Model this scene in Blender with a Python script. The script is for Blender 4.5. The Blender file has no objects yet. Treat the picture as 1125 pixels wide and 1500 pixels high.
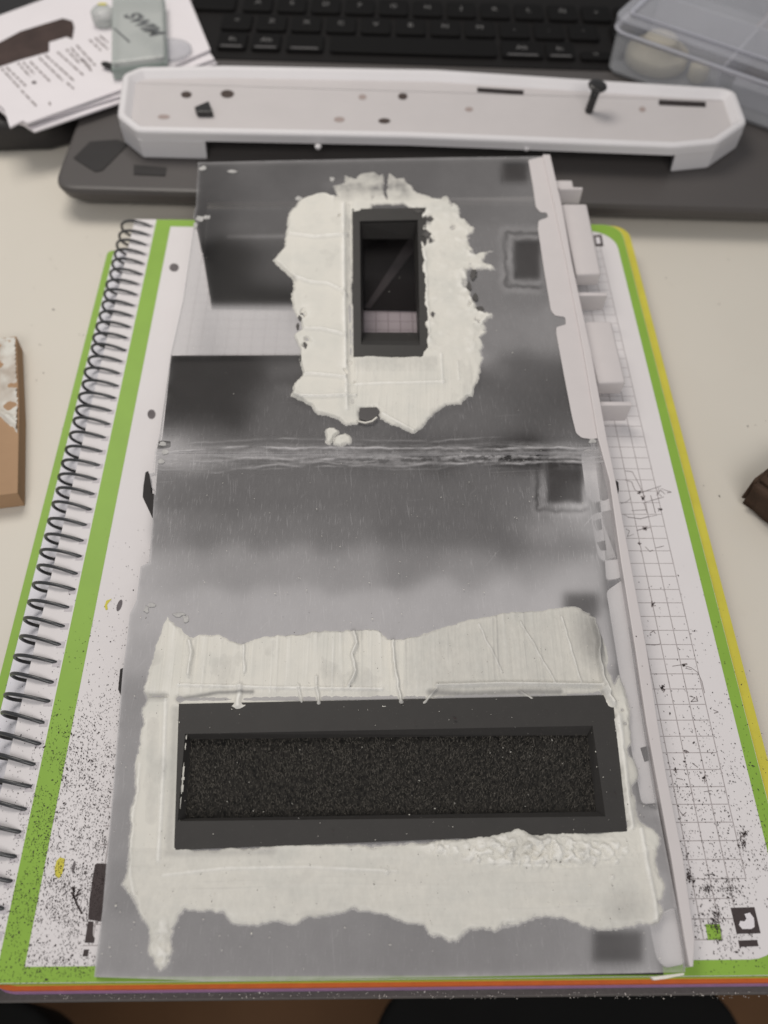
import bpy, bmesh, math, random
import numpy as np
from mathutils import Vector, Matrix

random.seed(7)
rng = np.random.default_rng(7)
scene = bpy.context.scene
COL = scene.collection

# ------------------------------------------------------------------ camera
F, PITCH, ROLL, YAW = 1262.2, math.radians(56.012), math.radians(2.301), math.radians(2.566)
CAM = np.array([-0.01331, -0.17738, 0.26348])


def ray(px, py):
    """Direction (world) seen at a place of the 1125x1500 photograph."""
    x2, y2 = (px - 562.5) / F, (py - 750) / F
    cr, sr = math.cos(ROLL), math.sin(ROLL)
    xc, yc = cr * x2 + sr * y2, -sr * x2 + cr * y2
    cp, sp = math.cos(PITCH), math.sin(PITCH)
    d = np.array([xc, cp - yc * sp, -sp - yc * cp])
    c, s = math.cos(YAW), math.sin(YAW)
    return np.array([c * d[0] + s * d[1], -s * d[0] + c * d[1], d[2]])


def at(px, py, z=0.0):
    """Point of the horizontal plane z."""
    d = ray(px, py)
    return CAM + d * ((z - CAM[2]) / d[2])


fw = ray(562.5, 750)
rt = ray(563.5, 750) - fw
dn = ray(562.5, 751) - fw
fw, rt, dn = [v / np.linalg.norm(v) for v in (fw, rt, dn)]
cam_data = bpy.data.cameras.new("camera")
cam_data.sensor_fit = 'VERTICAL'
cam_data.sensor_height = 36.0
cam_data.lens = F / 1500 * 36.0
cam_data.clip_start = 0.01
cam_data.clip_end = 50
cam_data.dof.use_dof = True
cam_data.dof.focus_distance = 0.262
cam_data.dof.aperture_fstop = 9.5
cam = bpy.data.objects.new("camera", cam_data)
M = Matrix(((rt[0], -dn[0], -fw[0], CAM[0]), (rt[1], -dn[1], -fw[1], CAM[1]),
            (rt[2], -dn[2], -fw[2], CAM[2]), (0, 0, 0, 1)))
cam.matrix_world = M
COL.objects.link(cam)
scene.camera = cam

# ------------------------------------------------------------------ light
world = bpy.data.worlds.new("World")
scene.world = world
world.use_nodes = True
bg = world.node_tree.nodes["Background"]
bg.inputs[0].default_value = (0.93, 0.96, 1.0, 1)
bg.inputs[1].default_value = 0.25


def area(name, loc, target, size, energy, color):
    l = bpy.data.lights.new(name, 'AREA')
    l.shape = 'RECTANGLE'
    l.size, l.size_y = size
    l.energy = energy
    l.color = color
    o = bpy.data.objects.new(name, l)
    o.location = loc
    o.rotation_euler = (Vector(target) - Vector(loc)).to_track_quat('-Z', 'Y').to_euler()
    COL.objects.link(o)


area("desk_lamp_light", (-0.19, 0.34, 0.58), (0.0, 0.05, 0.0), (0.34, 0.28), 2.45, (1.0, 0.945, 0.87))
area("front_fill_light", (0.0, -0.95, 1.0), (0.0, 0.15, 0.0), (0.8, 0.6), 9.0, (1.0, 0.965, 0.93))  # unseen fill added behind the camera to lift the near faces

scene.view_settings.view_transform = 'Standard'
scene.view_settings.look = 'None'
scene.view_settings.exposure = 0.0
scene.view_settings.gamma = 1.0
scene.cycles.use_denoising = True
scene.cycles.max_bounces = 10
scene.cycles.transparent_max_bounces = 20
scene.cycles.caustics_reflective = False
scene.cycles.caustics_refractive = False

# ------------------------------------------------------------------ materials


class NT:
    def __init__(self, name):
        self.m = bpy.data.materials.new(name)
        self.m.use_nodes = True
        self.t = self.m.node_tree
        self.t.nodes.clear()
        self.out = self.t.nodes.new('ShaderNodeOutputMaterial')

    def n(self, kind, **kw):
        nd = self.t.nodes.new('ShaderNode' + kind)
        for k, v in kw.items():
            setattr(nd, k, v)
        return nd

    def l(self, a, b):
        self.t.links.new(a, b)

    def val(self, sock, v):
        if hasattr(v, 'is_output'):
            self.l(v, sock)
        elif isinstance(v, (tuple, list)):
            sock.default_value = tuple(v) + ((1,) if len(v) == 3 and len(sock.default_value) == 4 else ())
        else:
            sock.default_value = v

    def math(self, op, a, b=0.0, c=0.0, clamp=False):
        nd = self.n('Math', operation=op, use_clamp=clamp)
        self.val(nd.inputs[0], a)
        self.val(nd.inputs[1], b)
        self.val(nd.inputs[2], c)
        return nd.outputs[0]

    def noise(self, scale, detail=4, rough=0.6, stretch=(1, 1, 1), seed=0.0, coord='Object'):
        tc = self.n('TexCoord')
        mp = self.n('Mapping')
        mp.inputs['Scale'].default_value = stretch
        mp.inputs['Location'].default_value = (seed, seed * 1.7, seed * .3)
        self.l(tc.outputs[coord], mp.inputs[0])
        nz = self.n('TexNoise')
        nz.inputs['Scale'].default_value = scale
        nz.inputs['Detail'].default_value = detail
        nz.inputs['Roughness'].default_value = rough
        self.l(mp.outputs[0], nz.inputs['Vector'])
        return nz.outputs[0]

    def ramp(self, fac, stops):
        r = self.n('ValToRGB')
        e = r.color_ramp.elements
        while len(e) < len(stops):
            e.new(0.5)
        for i, (p, c) in enumerate(stops):
            e[i].position = p
            e[i].color = tuple(c) + (1,) if len(c) == 3 else c
        self.l(fac, r.inputs[0])
        return r.outputs[0]

    def mix(self, fac, a, b, blend='MIX'):
        m = self.n('MixRGB', blend_type=blend)
        self.val(m.inputs[0], fac)
        self.val(m.inputs[1], a)
        self.val(m.inputs[2], b)
        return m.outputs[0]

    def attr(self, name):
        return self.n('Attribute', attribute_name=name).outputs['Fac']

    def bump(self, h, strength, dist):
        b = self.n('Bump')
        b.inputs['Strength'].default_value = strength
        b.inputs['Distance'].default_value = dist
        self.l(h, b.inputs['Height'])
        return b.outputs[0]

    def bsdf(self, color, rough=0.5, spec=0.5, normal=None, **kw):
        p = self.n('BsdfPrincipled')
        self.val(p.inputs['Base Color'], color)
        self.val(p.inputs['Roughness'], rough)
        self.val(p.inputs['Specular IOR Level'], spec)
        for k, v in kw.items():
            self.val(p.inputs[k], v)
        if normal is not None:
            self.l(normal, p.inputs['Normal'])
        return p.outputs[0]

    def done(self, sh):
        self.l(sh, self.out.inputs[0])
        return self.m


def simple(name, c, rough=0.5, spec=0.5, var=0.12, scale=60, bump=0.0, bscale=900, bdist=0.0003, **kw):
    t = NT(name)
    nz = t.noise(scale, 5, 0.6)
    col = t.mix(nz, tuple(x * (1 - var) for x in c), tuple(min(1, x * (1 + var)) for x in c))
    nm = t.bump(t.noise(bscale, 4, 0.6), bump, bdist) if bump else None
    return t.done(t.bsdf(col, rough, spec, nm, **kw))


MAT = {}
# desk: pale laminate, slightly warm
t = NT('desk_laminate')
c = t.mix(t.noise(9, 4, .6), (.585, .548, .485), (.645, .605, .54))
c = t.mix(t.math('MULTIPLY', t.ramp(t.noise(45, 6, .7, seed=3), [(.62, (0, 0, 0)), (.75, (1, 1, 1))]), .2), c, (.48, .43, .37))
MAT['desk'] = t.done(t.bsdf(c, .42, .35, t.bump(t.noise(1500, 3), .05, .0002)))

# notebook page with a printed 5 mm grid
t = NT('page_print')
tc = t.n('TexCoord')
sx = t.n('SeparateXYZ')
t.l(tc.outputs['Object'], sx.inputs[0])
X, Y = sx.outputs[0], sx.outputs[1]
u = t.math('DIVIDE', t.math('SUBTRACT', X, .092), .005)
v = t.math('DIVIDE', t.math('SUBTRACT', .025, Y), .005)


def line(tt, w, half):
    fr = tt.math('FRACT', tt.math('ADD', w, .5))
    return tt.math('LESS_THAN', tt.math('ABSOLUTE', tt.math('SUBTRACT', fr, .5)), half)


def within(tt, w, a, b):
    return tt.math('MULTIPLY', tt.math('GREATER_THAN', w, a), tt.math('LESS_THAN', w, b))


lv = t.math('MAXIMUM', line(t, u, .034), line(t, v, .030))
region = t.math('MULTIPLY', within(t, u, -35.44, .034), within(t, v, -23.03, 31.03))
r2 = t.math('MULTIPLY', within(t, u, -35.44, -.966), within(t, v, 30.9, 33.03))
r3 = t.math('MULTIPLY', within(t, u, -35.44, -1.966), within(t, v, 32.9, 34.03))
r4 = t.math('MULTIPLY', within(t, u, -1.034, -.966), within(t, v, 30.9, 33.03))
reg = t.math('MAXIMUM', t.math('MAXIMUM', region, r2), r3)
fade = t.math('MULTIPLY_ADD', t.noise(900, 3, .7), .7, .35, clamp=True)
ink = t.math('MULTIPLY', t.math('MULTIPLY', lv, reg), fade)
base = t.mix(t.noise(30, 4), (.655, .62, .628), (.71, .68, .686))
col = t.mix(t.math('MULTIPLY', ink, .85), base, (.20, .165, .165))
col = t.mix(t.math('MULTIPLY', t.ramp(t.noise(1900, 4, .8, seed=9), [(.66, (0, 0, 0)), (.72, (1, 1, 1))]), .25), col, (.40, .36, .35))
MAT['page'] = t.done(t.bsdf(col, .65, .3, t.bump(t.noise(2500, 3), .06, .0001)))

MAT['paper'] = simple('white_paper', (.70, .665, .69), .7, .25, .05, 40)
MAT['fold'] = simple('folded_paper', (.70, .69, .74), .6, .3, .04, 40)
MAT['green'] = simple('green_print', (.235, .40, .055), .5, .35, .10, 70)
MAT['yellow'] = simple('yellow_print', (.56, .50, .065), .55, .3, .15, 90)
MAT['orange'] = simple('orange_print', (.60, .135, .035), .6, .3, .2, 300)
MAT['purple'] = simple('purple_print', (.29, .17, .32), .6, .3, .2, 300)
MAT['cover'] = simple('grey_cover', (.105, .095, .09), .7, .3, .3, 900, .3)
MAT['print_black'] = simple('black_ink', (.055, .042, .042), .6, .3, .2, 400)
MAT['pencil'] = simple('pencil_grey', (.22, .19, .19), .7, .3, .3, 800)
MAT['hole_dark'] = simple('punched_hole', (.15, .135, .14), .8, .1, .3, 300)
MAT['wire'] = simple('coil_wire', (.035, .036, .04), .32, .6, .2, 200)
MAT['added_black_card'] = simple('added_black_card', (.012, .011, .011), .6, .2, .3, 80)
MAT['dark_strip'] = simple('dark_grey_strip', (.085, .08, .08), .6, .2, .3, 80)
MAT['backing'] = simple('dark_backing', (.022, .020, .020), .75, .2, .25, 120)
MAT['pad'] = simple('black_pad', (.03, .027, .027), .7, .2, .2, 200)
MAT['rail'] = simple('white_rail_plastic', (.585, .545, .545), .45, .4, .04, 120, .12, 600)
MAT['tray'] = simple('white_tray_plastic', (.65, .63, .645), .42, .4, .03, 60)
MAT['tray_floor'] = simple('tray_floor_plastic', (.51, .48, .482), .5, .35, .05, 60)
MAT['white_under'] = simple('bright_white_plastic', (.70, .675, .68), .5, .3, .04, 60)
MAT['screw'] = simple('black_screw', (.018, .017, .017), .35, .5, .2, 300)
MAT['laptop'] = simple('laptop_shell', (.078, .071, .069), .45, .4, .06, 40)
MAT['deck'] = simple('keyboard_deck', (.012, .011, .011), .6, .12, .1, 40)
MAT['key'] = simple('key_plastic', (.0065, .006, .006), .6, .10, .1, 60)
MAT['legend'] = simple('key_legend', (.17, .165, .165), .6, .3, .1, 60)
MAT['sticker'] = simple('dark_sticker', (.022, .020, .020), .5, .35, .15, 60)
MAT['slab'] = simple('black_slab', (.02, .018, .018), .4, .4, .15, 60)
MAT['picture'] = simple('printed_picture', (.05, .032, .028), .6, .3, .7, 70)
MAT['card_brown'] = simple('cardboard', (.37, .235, .14), .75, .2, .10, 90, .2, 700)
MAT['brown'] = simple('dark_brown_foam', (.062, .038, .026), .8, .2, .45, 120, .5, 300, .001)
MAT['cream'] = simple('cream_plastic', (.70, .64, .50), .5, .35, .06, 70)
MAT['blush'] = simple('blush_plastic', (.42, .32, .28), .5, .3, .2, 60)
MAT['floor'] = simple('brown_wood_floor', (.17, .085, .038), .5, .3, .25, 9)
MAT['cushion'] = simple('black_fabric', (.008, .008, .008), .85, .2, .2, 60)
MAT['dust'] = simple('dark_dust', (.065, .052, .052), .9, .1, .5, 900)
MAT['chip'] = simple('white_chip', (.72, .69, .63), .8, .2, .1, 600)
MAT['chipgrey'] = simple('scuffed_plastic_chip', (.42, .41, .40), .7, .3, .4, 600, .4, 1200)
MAT['holedisc'] = simple('dark_hole', (.07, .055, .05), .8, .1, .3, 200)
MAT['lettering'] = simple('dark_lettering', (.10, .105, .11), .6, .2, .4, 300)

# window frame plastic: dark grey with a dusting of pale specks
t = NT('frame_plastic')
c = t.mix(t.noise(150, 5), (.034, .032, .031), (.045, .042, .040))
sp = t.ramp(t.noise(2600, 2, .5, seed=2), [(.70, (0, 0, 0)), (.76, (1, 1, 1))])
c = t.mix(t.math('MULTIPLY', sp, .35), c, (.30, .28, .26))
MAT['frame'] = t.done(t.bsdf(c, .55, .3, t.bump(t.noise(1200, 3), .08, .0002)))

# foam
t = NT('foam_pile')
c = t.mix(t.ramp(t.noise(1300, 4, .75, (1, .6, 1)), [(.38, (0, 0, 0)), (.68, (1, 1, 1))]), (.006, .0055, .005), (.052, .047, .041))
MAT['foam'] = t.done(t.bsdf(c, .7, .3, t.bump(t.noise(1700, 4, .8), .8, .0012)))
MAT['fibre'] = simple('foam_fibre', (.13, .118, .10), .55, .4, .5, 900)

# clear plastic plate; attribute haze = sanding of its face, sheen and shade painted in
t = NT('sanded_clear_plastic')
hz = t.attr('haze')
scr = t.noise(2000, 4, .72, (1, .09, 1), seed=1)
mott = t.noise(55, 5, .6, seed=4)
cloud = t.noise(160, 6, .7, (1, .6, 1), seed=14)
sand = t.attr('sand')


def scratches(scale, st, lo, hi, seed, rot=0.0):
    tc = t.n('TexCoord'); mp = t.n('Mapping'); mp2 = t.n('Mapping')
    mp.inputs['Rotation'].default_value = (0, 0, rot)
    mp2.inputs['Scale'].default_value = (1, st, 1)
    mp2.inputs['Location'].default_value = (seed, seed * 2.1, 0)
    t.l(tc.outputs['Object'], mp.inputs[0]); t.l(mp.outputs[0], mp2.inputs[0])
    nz = t.n('TexNoise'); nz.inputs['Scale'].default_value = scale; nz.inputs['Detail'].default_value = 2
    t.l(mp2.outputs[0], nz.inputs['Vector'])
    return t.ramp(nz.outputs[0], [(lo, (0, 0, 0)), (hi, (1, 1, 1))])


s1 = scratches(3400, .06, .62, .70, 3.0, .05)
s2 = scratches(2200, .035, .66, .72, 7.0, -.10)
s3 = scratches(1300, .04, .70, .75, 11.0, .7)
s4 = scratches(900, .03, .71, .75, 15.0, 1.5)
f1 = t.math('MULTIPLY', t.math('MULTIPLY_ADD', scr, 1.9, -.95), t.math('MULTIPLY', sand, .12))
f2 = t.math('ADD', t.math('MULTIPLY', t.math('MULTIPLY_ADD', mott, 1.6, -.8), .05), t.math('MULTIPLY', t.math('MULTIPLY_ADD', cloud, 1.8, -.9), .075))
f3 = t.math('MULTIPLY', t.math('ADD', t.math('ADD', s1, s2), t.math('ADD', t.math('MULTIPLY', s3, .7), t.math('MULTIPLY', s4, .6))), t.math('MULTIPLY_ADD', sand, .30, .05))
f4 = t.math('MULTIPLY', t.math('MULTIPLY_ADD', t.noise(2300, 2, .6, seed=12), 1.6, -.8), .05)
f5 = t.math('MULTIPLY', t.ramp(t.noise(1400, 2, .5, seed=21), [(.70, (0, 0, 0)), (.74, (1, 1, 1))]), .22)
f6 = t.math('MULTIPLY', t.ramp(t.noise(700, 3, .6, seed=25), [(.70, (0, 0, 0)), (.76, (1, 1, 1))]), -.10)
vis = t.math('MULTIPLY_ADD', hz, 1.6, .04, clamp=True)
h = t.math('ADD', hz, t.math('MULTIPLY', t.math('ADD', t.math('ADD', f1, t.math('ADD', f5, f6)), t.math('ADD', t.math('ADD', f2, f3), f4)), vis))
h = t.math('MULTIPLY', t.math('MINIMUM', t.math('MAXIMUM', h, 0.0), 1.0), t.math('GREATER_THAN', hz, .001))
col = t.mix(t.noise(20, 3), (.452, .437, .447), (.488, .474, .482))
hs = t.bsdf(col, .6, .15, t.bump(scr, .15, .0001))
gl = t.n('BsdfGlossy')
gl.inputs['Roughness'].default_value = .22
tr = t.n('BsdfTransparent')
m1 = t.n('MixShader')
t.l(h, m1.inputs[0]); t.l(tr.outputs[0], m1.inputs[1]); t.l(hs, m1.inputs[2])
m2 = t.n('MixShader')
fr = t.n('Fresnel'); fr.inputs[0].default_value = 1.4
t.l(t.math('MULTIPLY', t.math('MULTIPLY', fr.outputs[0], .02), t.math('GREATER_THAN', hz, .001)), m2.inputs[0])
t.l(m1.outputs[0], m2.inputs[1]); t.l(gl.outputs[0], m2.inputs[2])
MAT['plate'] = t.done(m2.outputs[0])

# filler; attribute thin = scraped so thin that the grey below shows; dims the bottom band too
t = NT('white_filler')
c = t.mix(t.noise(26, 5, .6), (.64, .618, .565), (.675, .652, .60))
c = t.mix(t.ramp(t.noise(70, 4, .6, seed=6), [(.45, (0, 0, 0)), (.7, (1, 1, 1))]), c, (.60, .588, .545))
c = t.mix(t.math('MULTIPLY', t.attr('crest_highlight'), t.math('MULTIPLY_ADD', t.noise(260, 4, .7, seed=31), 1.5, -.2, clamp=True), clamp=True), c, (.83, .81, .77))  # ridge highlights put into the colour, crests whiter
th = t.math('MULTIPLY_ADD', t.math('MULTIPLY_ADD', t.noise(700, 5, .7, (1, .6, 1)), 2.0, -1.0), .17, t.attr('thin'))
th = t.math('MULTIPLY', th, t.math('GREATER_THAN', t.attr('thin'), .06), clamp=True)
c = t.mix(th, c, (.17, .165, .165))
spk = t.ramp(t.noise(1400, 2, .5, seed=11), [(.735, (0, 0, 0)), (.76, (1, 1, 1))])
c = t.mix(t.math('MULTIPLY', spk, .55), c, (.22, .2, .18))
MAT['filler'] = t.done(t.bsdf(c, .62, .3, t.bump(t.noise(1300, 5, .65, (1, .45, 1)), .16, .0004),
                              **{'Subsurface Weight': .0}))


def clear(name, c, op, rough=.2):
    t = NT(name)
    d = t.bsdf(t.mix(t.noise(40, 3), c, tuple(x * .9 for x in c)), rough, .5)
    tr = t.n('BsdfTransparent')
    lw = t.n('LayerWeight'); lw.inputs[0].default_value = .35
    fac = t.math('MULTIPLY_ADD', lw.outputs['Facing'], .45, op, clamp=True)
    m = t.n('MixShader')
    t.l(fac, m.inputs[0]); t.l(tr.outputs[0], m.inputs[1]); t.l(d, m.inputs[2])
    return t.done(m.outputs[0])


MAT['box'] = clear('frosted_box_plastic', (.56, .57, .60), .26)
MAT['boxlid'] = clear('frosted_lid_plastic', (.50, .505, .55), .17)
MAT['boxrim'] = clear('box_rim_plastic', (.62, .62, .68), .62)
MAT['glass'] = clear('greenish_clear_plastic', (.53, .555, .54), .46)
MAT['glassedge'] = clear('greenish_edge_plastic', (.36, .42, .39), .6)

# ------------------------------------------------------------------ helpers


def link(name, me, mat, parent=None, smooth=False):
    o = bpy.data.objects.new(name, me)
    if mat is not None:
        me.materials.clear()
        me.materials.append(MAT[mat] if isinstance(mat, str) else mat)
    COL.objects.link(o)
    if parent is not None:
        o.parent = parent
    if smooth:
        me.polygons.foreach_set('use_smooth', [True] * len(me.polygons))
    return o


def tag(o, label=None, cat=None, group=None, kind=None):
    if label: o['label'] = label
    if cat: o['category'] = cat
    if group: o['group'] = group
    if kind: o['kind'] = kind
    return o


def empty(name, loc=(0, 0, 0), rot=(0, 0, 0)):
    o = bpy.data.objects.new(name, None)
    o.location = loc
    o.rotation_euler = rot
    o.empty_display_size = .01
    COL.objects.link(o)
    return o


def mesh(name, verts, faces):
    me = bpy.data.meshes.new(name)
    me.from_pydata([tuple(map(float, v)) for v in verts], [], [tuple(map(int, f)) for f in faces])
    me.update()
    return me


def fix(bm):
    bmesh.ops.recalc_face_normals(bm, faces=bm.faces)


def to_mesh(name, bm, recalc=True):
    if recalc: fix(bm)
    me = bpy.data.meshes.new(name)
    bm.to_mesh(me)
    bm.free()
    return me


def prism(name, poly, z0, z1, mat, parent=None, bevel=0.0, seg=2, smooth=False):
    """Polygon (x, y) raised from z0 to z1, edges bevelled."""
    bm = bmesh.new()
    vs = [bm.verts.new((float(p[0]), float(p[1]), z0)) for p in poly]
    f = bm.faces.new(vs)
    ext = bmesh.ops.extrude_face_region(bm, geom=[f])
    for g in ext['geom']:
        if isinstance(g, bmesh.types.BMVert): g.co.z = z1
    fix(bm)
    if bevel:
        bmesh.ops.bevel(bm, geom=list(bm.edges), offset=bevel, segments=seg, profile=.5, affect='EDGES', clamp_overlap=True)
    return link(name, to_mesh(name, bm), mat, parent, smooth)


def rounded(x0, x1, y0, y1, r=0.0, n=5, corners=(1, 1, 1, 1)):
    """Rounded rectangle, counter-clockwise; corners BL, BR, TR, TL."""
    out = []
    for k, (cx, cy, a0) in enumerate(((x0, y0, 180), (x1, y0, 270), (x1, y1, 0), (x0, y1, 90))):
        if r and corners[k]:
            ox = cx + (r if cx == x0 else -r); oy = cy + (r if cy == y0 else -r)
            for i in range(n + 1):
                a = math.radians(a0 + 90 * i / n)
                out.append((ox + r * math.cos(a), oy + r * math.sin(a)))
        else:
            out.append((cx, cy))
    return out


def round_poly(P, r, n=3):
    out = []
    P = np.asarray(P, float); m = len(P)
    for i in range(m):
        a, b, c_ = P[i - 1], P[i], P[(i + 1) % m]
        la, lc = np.linalg.norm(a - b), np.linalg.norm(c_ - b)
        k = min(r, la * .45, lc * .45)
        p0_, p2_ = b + (a - b) / la * k, b + (c_ - b) / lc * k
        for j in range(n + 1):
            t_ = j / n
            out.append((1 - t_) ** 2 * p0_ + 2 * t_ * (1 - t_) * b + t_ * t_ * p2_)
    return np.array(out)


def loft(name, rings, mat, parent=None, cap0=False, cap1=False, smooth=False):
    n = len(rings[0]); V = []; Fc = []
    for r in rings: V += [tuple(map(float, p)) for p in r]
    for i in range(len(rings) - 1):
        for j in range(n):
            k = (j + 1) % n
            Fc.append((i * n + j, i * n + k, (i + 1) * n + k, (i + 1) * n + j))
    if cap0: Fc.append(tuple(range(n)))
    if cap1: Fc.append(tuple(range((len(rings) - 1) * n, len(rings) * n)))
    me = mesh(name, V, Fc)
    bm = bmesh.new(); bm.from_mesh(me); fix(bm); bm.to_mesh(me); bm.free()
    return link(name, me, mat, parent, smooth)


def lathe(name, prof, mat, parent=None, n=24, loc=(0, 0, 0), smooth=True):
    rings = [[(loc[0] + r * math.cos(2 * math.pi * j / n), loc[1] + r * math.sin(2 * math.pi * j / n), loc[2] + z) for j in range(n)] for r, z in prof]
    return loft(name, rings, mat, parent, True, True, smooth)


def tube_bm(path, rad, n=8, closed=False):
    V = []; Fc = []
    P = [Vector(p) for p in path]
    m = len(P)
    for i, p in enumerate(P):
        if closed:
            tn = (P[(i + 1) % m] - P[i - 1]).normalized()
        else:
            tn = (P[min(i + 1, m - 1)] - P[max(i - 1, 0)]).normalized()
        a = tn.cross(Vector((.13, .97, .2))).normalized(); b = tn.cross(a)
        for j in range(n):
            th = 2 * math.pi * j / n
            V.append(p + (a * math.cos(th) + b * math.sin(th)) * rad)
    for i in range(m if closed else m - 1):
        for j in range(n):
            k = (j + 1) % n; q = (i + 1) % m
            Fc.append((i * n + j, q * n + j, q * n + k, i * n + k))
    if not closed:
        Fc.append(tuple(range(n))); Fc.append(tuple(range((m - 1) * n, m * n)))
    return V, Fc


# value noise in numpy ----------------------------------------------------
def vnoise(x, y, seed=0):
    xi = np.floor(x).astype(np.int64); yi = np.floor(y).astype(np.int64)
    fx = x - xi; fy = y - yi
    fx = fx * fx * (3 - 2 * fx); fy = fy * fy * (3 - 2 * fy)

    def hsh(a, b):
        h_ = (a * 374761393 + b * 668265263 + seed * 1442695041) & 0x7fffffff
        h_ = ((h_ ^ (h_ >> 13)) * 1274126177) & 0x7fffffff
        return ((h_ ^ (h_ >> 16)) & 0xffff) / 65535.0
    a = hsh(xi, yi); b = hsh(xi + 1, yi); c_ = hsh(xi, yi + 1); d = hsh(xi + 1, yi + 1)
    return (a * (1 - fx) + b * fx) * (1 - fy) + (c_ * (1 - fx) + d * fx) * fy - .5


def fbm(x, y, octs=4, seed=0):
    s = 0; amp = 1
    for o in range(octs):
        c_, s_ = math.cos(.5 + o * 1.1 + seed), math.sin(.5 + o * 1.1 + seed)
        f_ = 1.93 ** o
        s = s + amp * vnoise((c_ * x - s_ * y) * f_ + o * 3.7, (s_ * x + c_ * y) * f_ - o * 1.3, seed + o * 17); amp *= .5
    return s


def streaks(x, y, octs=4, seed=0):
    """Axis-true noise for drag marks; x is across the mark."""
    s = 0; amp = 1
    for o in range(octs):
        s = s + amp * vnoise(x * 2.1 ** o + o * 5.3 + .6 * np.sin(y * 3.1), y * 1.6 ** o + o * 2.7, seed + o * 23); amp *= .55
    return s


def sdist(polys, X, Y):
    """Signed distance (inside positive, even-odd over all polygons) and nearest boundary point."""
    x = X.ravel(); y = Y.ravel()
    best = np.full(x.shape, 1e9); bx = np.zeros_like(x); by = np.zeros_like(x); ins = np.zeros(x.shape, bool)
    for P in polys:
        P = np.asarray(P, float)
        for (ax, ay), (cx, cy) in zip(P, np.roll(P, -1, 0)):
            ex, ey_ = cx - ax, cy - ay
            L = ex * ex + ey_ * ey_ + 1e-18
            tt = np.clip(((x - ax) * ex + (y - ay) * ey_) / L, 0, 1)
            qx = ax + tt * ex; qy = ay + tt * ey_
            d = (x - qx) ** 2 + (y - qy) ** 2
            m = d < best
            best[m] = d[m]; bx[m] = qx[m]; by[m] = qy[m]
            cr = (ay > y) != (cy > y)
            with np.errstate(divide='ignore', invalid='ignore'):
                xi = ax + (y - ay) * ex / (ey_ if ey_ != 0 else 1e-18)
            ins ^= cr & (x < xi)
    s = np.sqrt(best) * np.where(ins, 1, -1)
    return s.reshape(X.shape), bx.reshape(X.shape), by.reshape(X.shape)


def grid_mesh(name, X, Y, Z, keep, attrs=None):
    ny, nx = X.shape
    cell = keep[:-1, :-1] | keep[1:, :-1] | keep[:-1, 1:] | keep[1:, 1:] if keep.dtype == bool and keep.shape == X.shape else keep
    idx = np.arange(nx * ny).reshape(ny, nx)
    q = np.stack([idx[:-1, :-1], idx[:-1, 1:], idx[1:, 1:], idx[1:, :-1]], -1)[cell]
    used = np.unique(q)
    remap = np.full(nx * ny, -1); remap[used] = np.arange(len(used))
    q = remap[q]
    me = bpy.data.meshes.new(name)
    me.vertices.add(len(used))
    co = np.stack([X.ravel()[used], Y.ravel()[used], Z.ravel()[used]], 1).astype(np.float32)
    me.vertices.foreach_set('co', co.ravel())
    me.loops.add(q.size)
    me.loops.foreach_set('vertex_index', q.ravel().astype(np.int32))
    me.polygons.add(len(q))
    me.polygons.foreach_set('loop_start', np.arange(0, q.size, 4, dtype=np.int32))
    me.update(calc_edges=True)
    for k, a in (attrs or {}).items():
        at_ = me.attributes.new(k, 'FLOAT', 'POINT')
        at_.data.foreach_set('value', a.ravel()[used].astype(np.float32))
    return me


def project(P):
    """World points (n,3) -> place in the photograph."""
    d = P - CAM
    c, s = math.cos(YAW), math.sin(YAW)
    wx = c * d[:, 0] - s * d[:, 1]; wy = s * d[:, 0] + c * d[:, 1]; wz = d[:, 2]
    cp, sp = math.cos(PITCH), math.sin(PITCH)
    zc = wy * cp - wz * sp; yc = -(wy * sp + wz * cp)
    cr, sr = math.cos(ROLL), math.sin(ROLL)
    return 562.5 + F * (cr * wx - sr * yc) / zc, 750 + F * (sr * wx + cr * yc) / zc


# ================================================================== SETTING
desk = prism('desk', [(-.9, -.1515), (.9, -.1515), (.9, .9), (-.9, .9)], -.025, 0.0, 'desk', None, .0015)
tag(desk, kind='structure')
fl = mesh('floor', [(-3, -3, -.72), (3, -3, -.72), (3, 3, -.72), (-3, 3, -.72)], [(0, 1, 2, 3)])
tag(link('floor', fl, 'floor'), kind='structure')


def cushion(px0, px1, label, y1):
    z = -.30
    a = at(px0, 1470, z); b = at(px1, 1470, z)
    poly = rounded(a[0], b[0], a[1] - .35, y1, .04, 6)
    o = prism('seat_cushion', poly, z - .06, z, 'cushion', None, .02, 3, True)
    tag(o, label, 'cushion', 'black cushions below the desk')


cushion(-420, 108, 'black cushion below the desk edge at the bottom left corner', -.13)
cushion(545, 1085, 'wide black cushion below the desk edge under the right half of the notebook', -.12)

# ================================================================== NOTEBOOK
ZP = .014
nb = empty('spiral_notebook', (0, 0, 0))
tag(nb, 'open spiral notebook with green bordered squared page lying on the desk', 'notebook')
XL, XR, YF, YB = -.1157, .1035, -.1535, .1485
prism('cover', rounded(-.1262, XR + .001, YF - .0033, .132, .006), .0004, .0033, 'cover', nb, .0004)
prism('purple_section', rounded(XL + .006, XR + .0012, YF - .0016, YB + .0005, .006), .0036, .0062, 'purple', nb)
prism('orange_section', rounded(XL + .006, XR + .001, YF - .0011, YB + .0005, .006), .0063, .0092, 'orange', nb)
prism('yellow_section', rounded(XL + .006, XR + .0042, YF - .0002, YB + .0022, .008, 6), .0093, .0118, 'yellow', nb)
prism('green_section', rounded(-.1065, XR + .0001, YF - .0001, YB + .0001, .0085, 8, (0, 1, 1, 0)), .0119, .0133, 'green', nb)
prism('page', rounded(XL, XR, YF, YB, .0085, 8, (0, 1, 1, 0)), .0134, ZP, 'page', nb)
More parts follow.
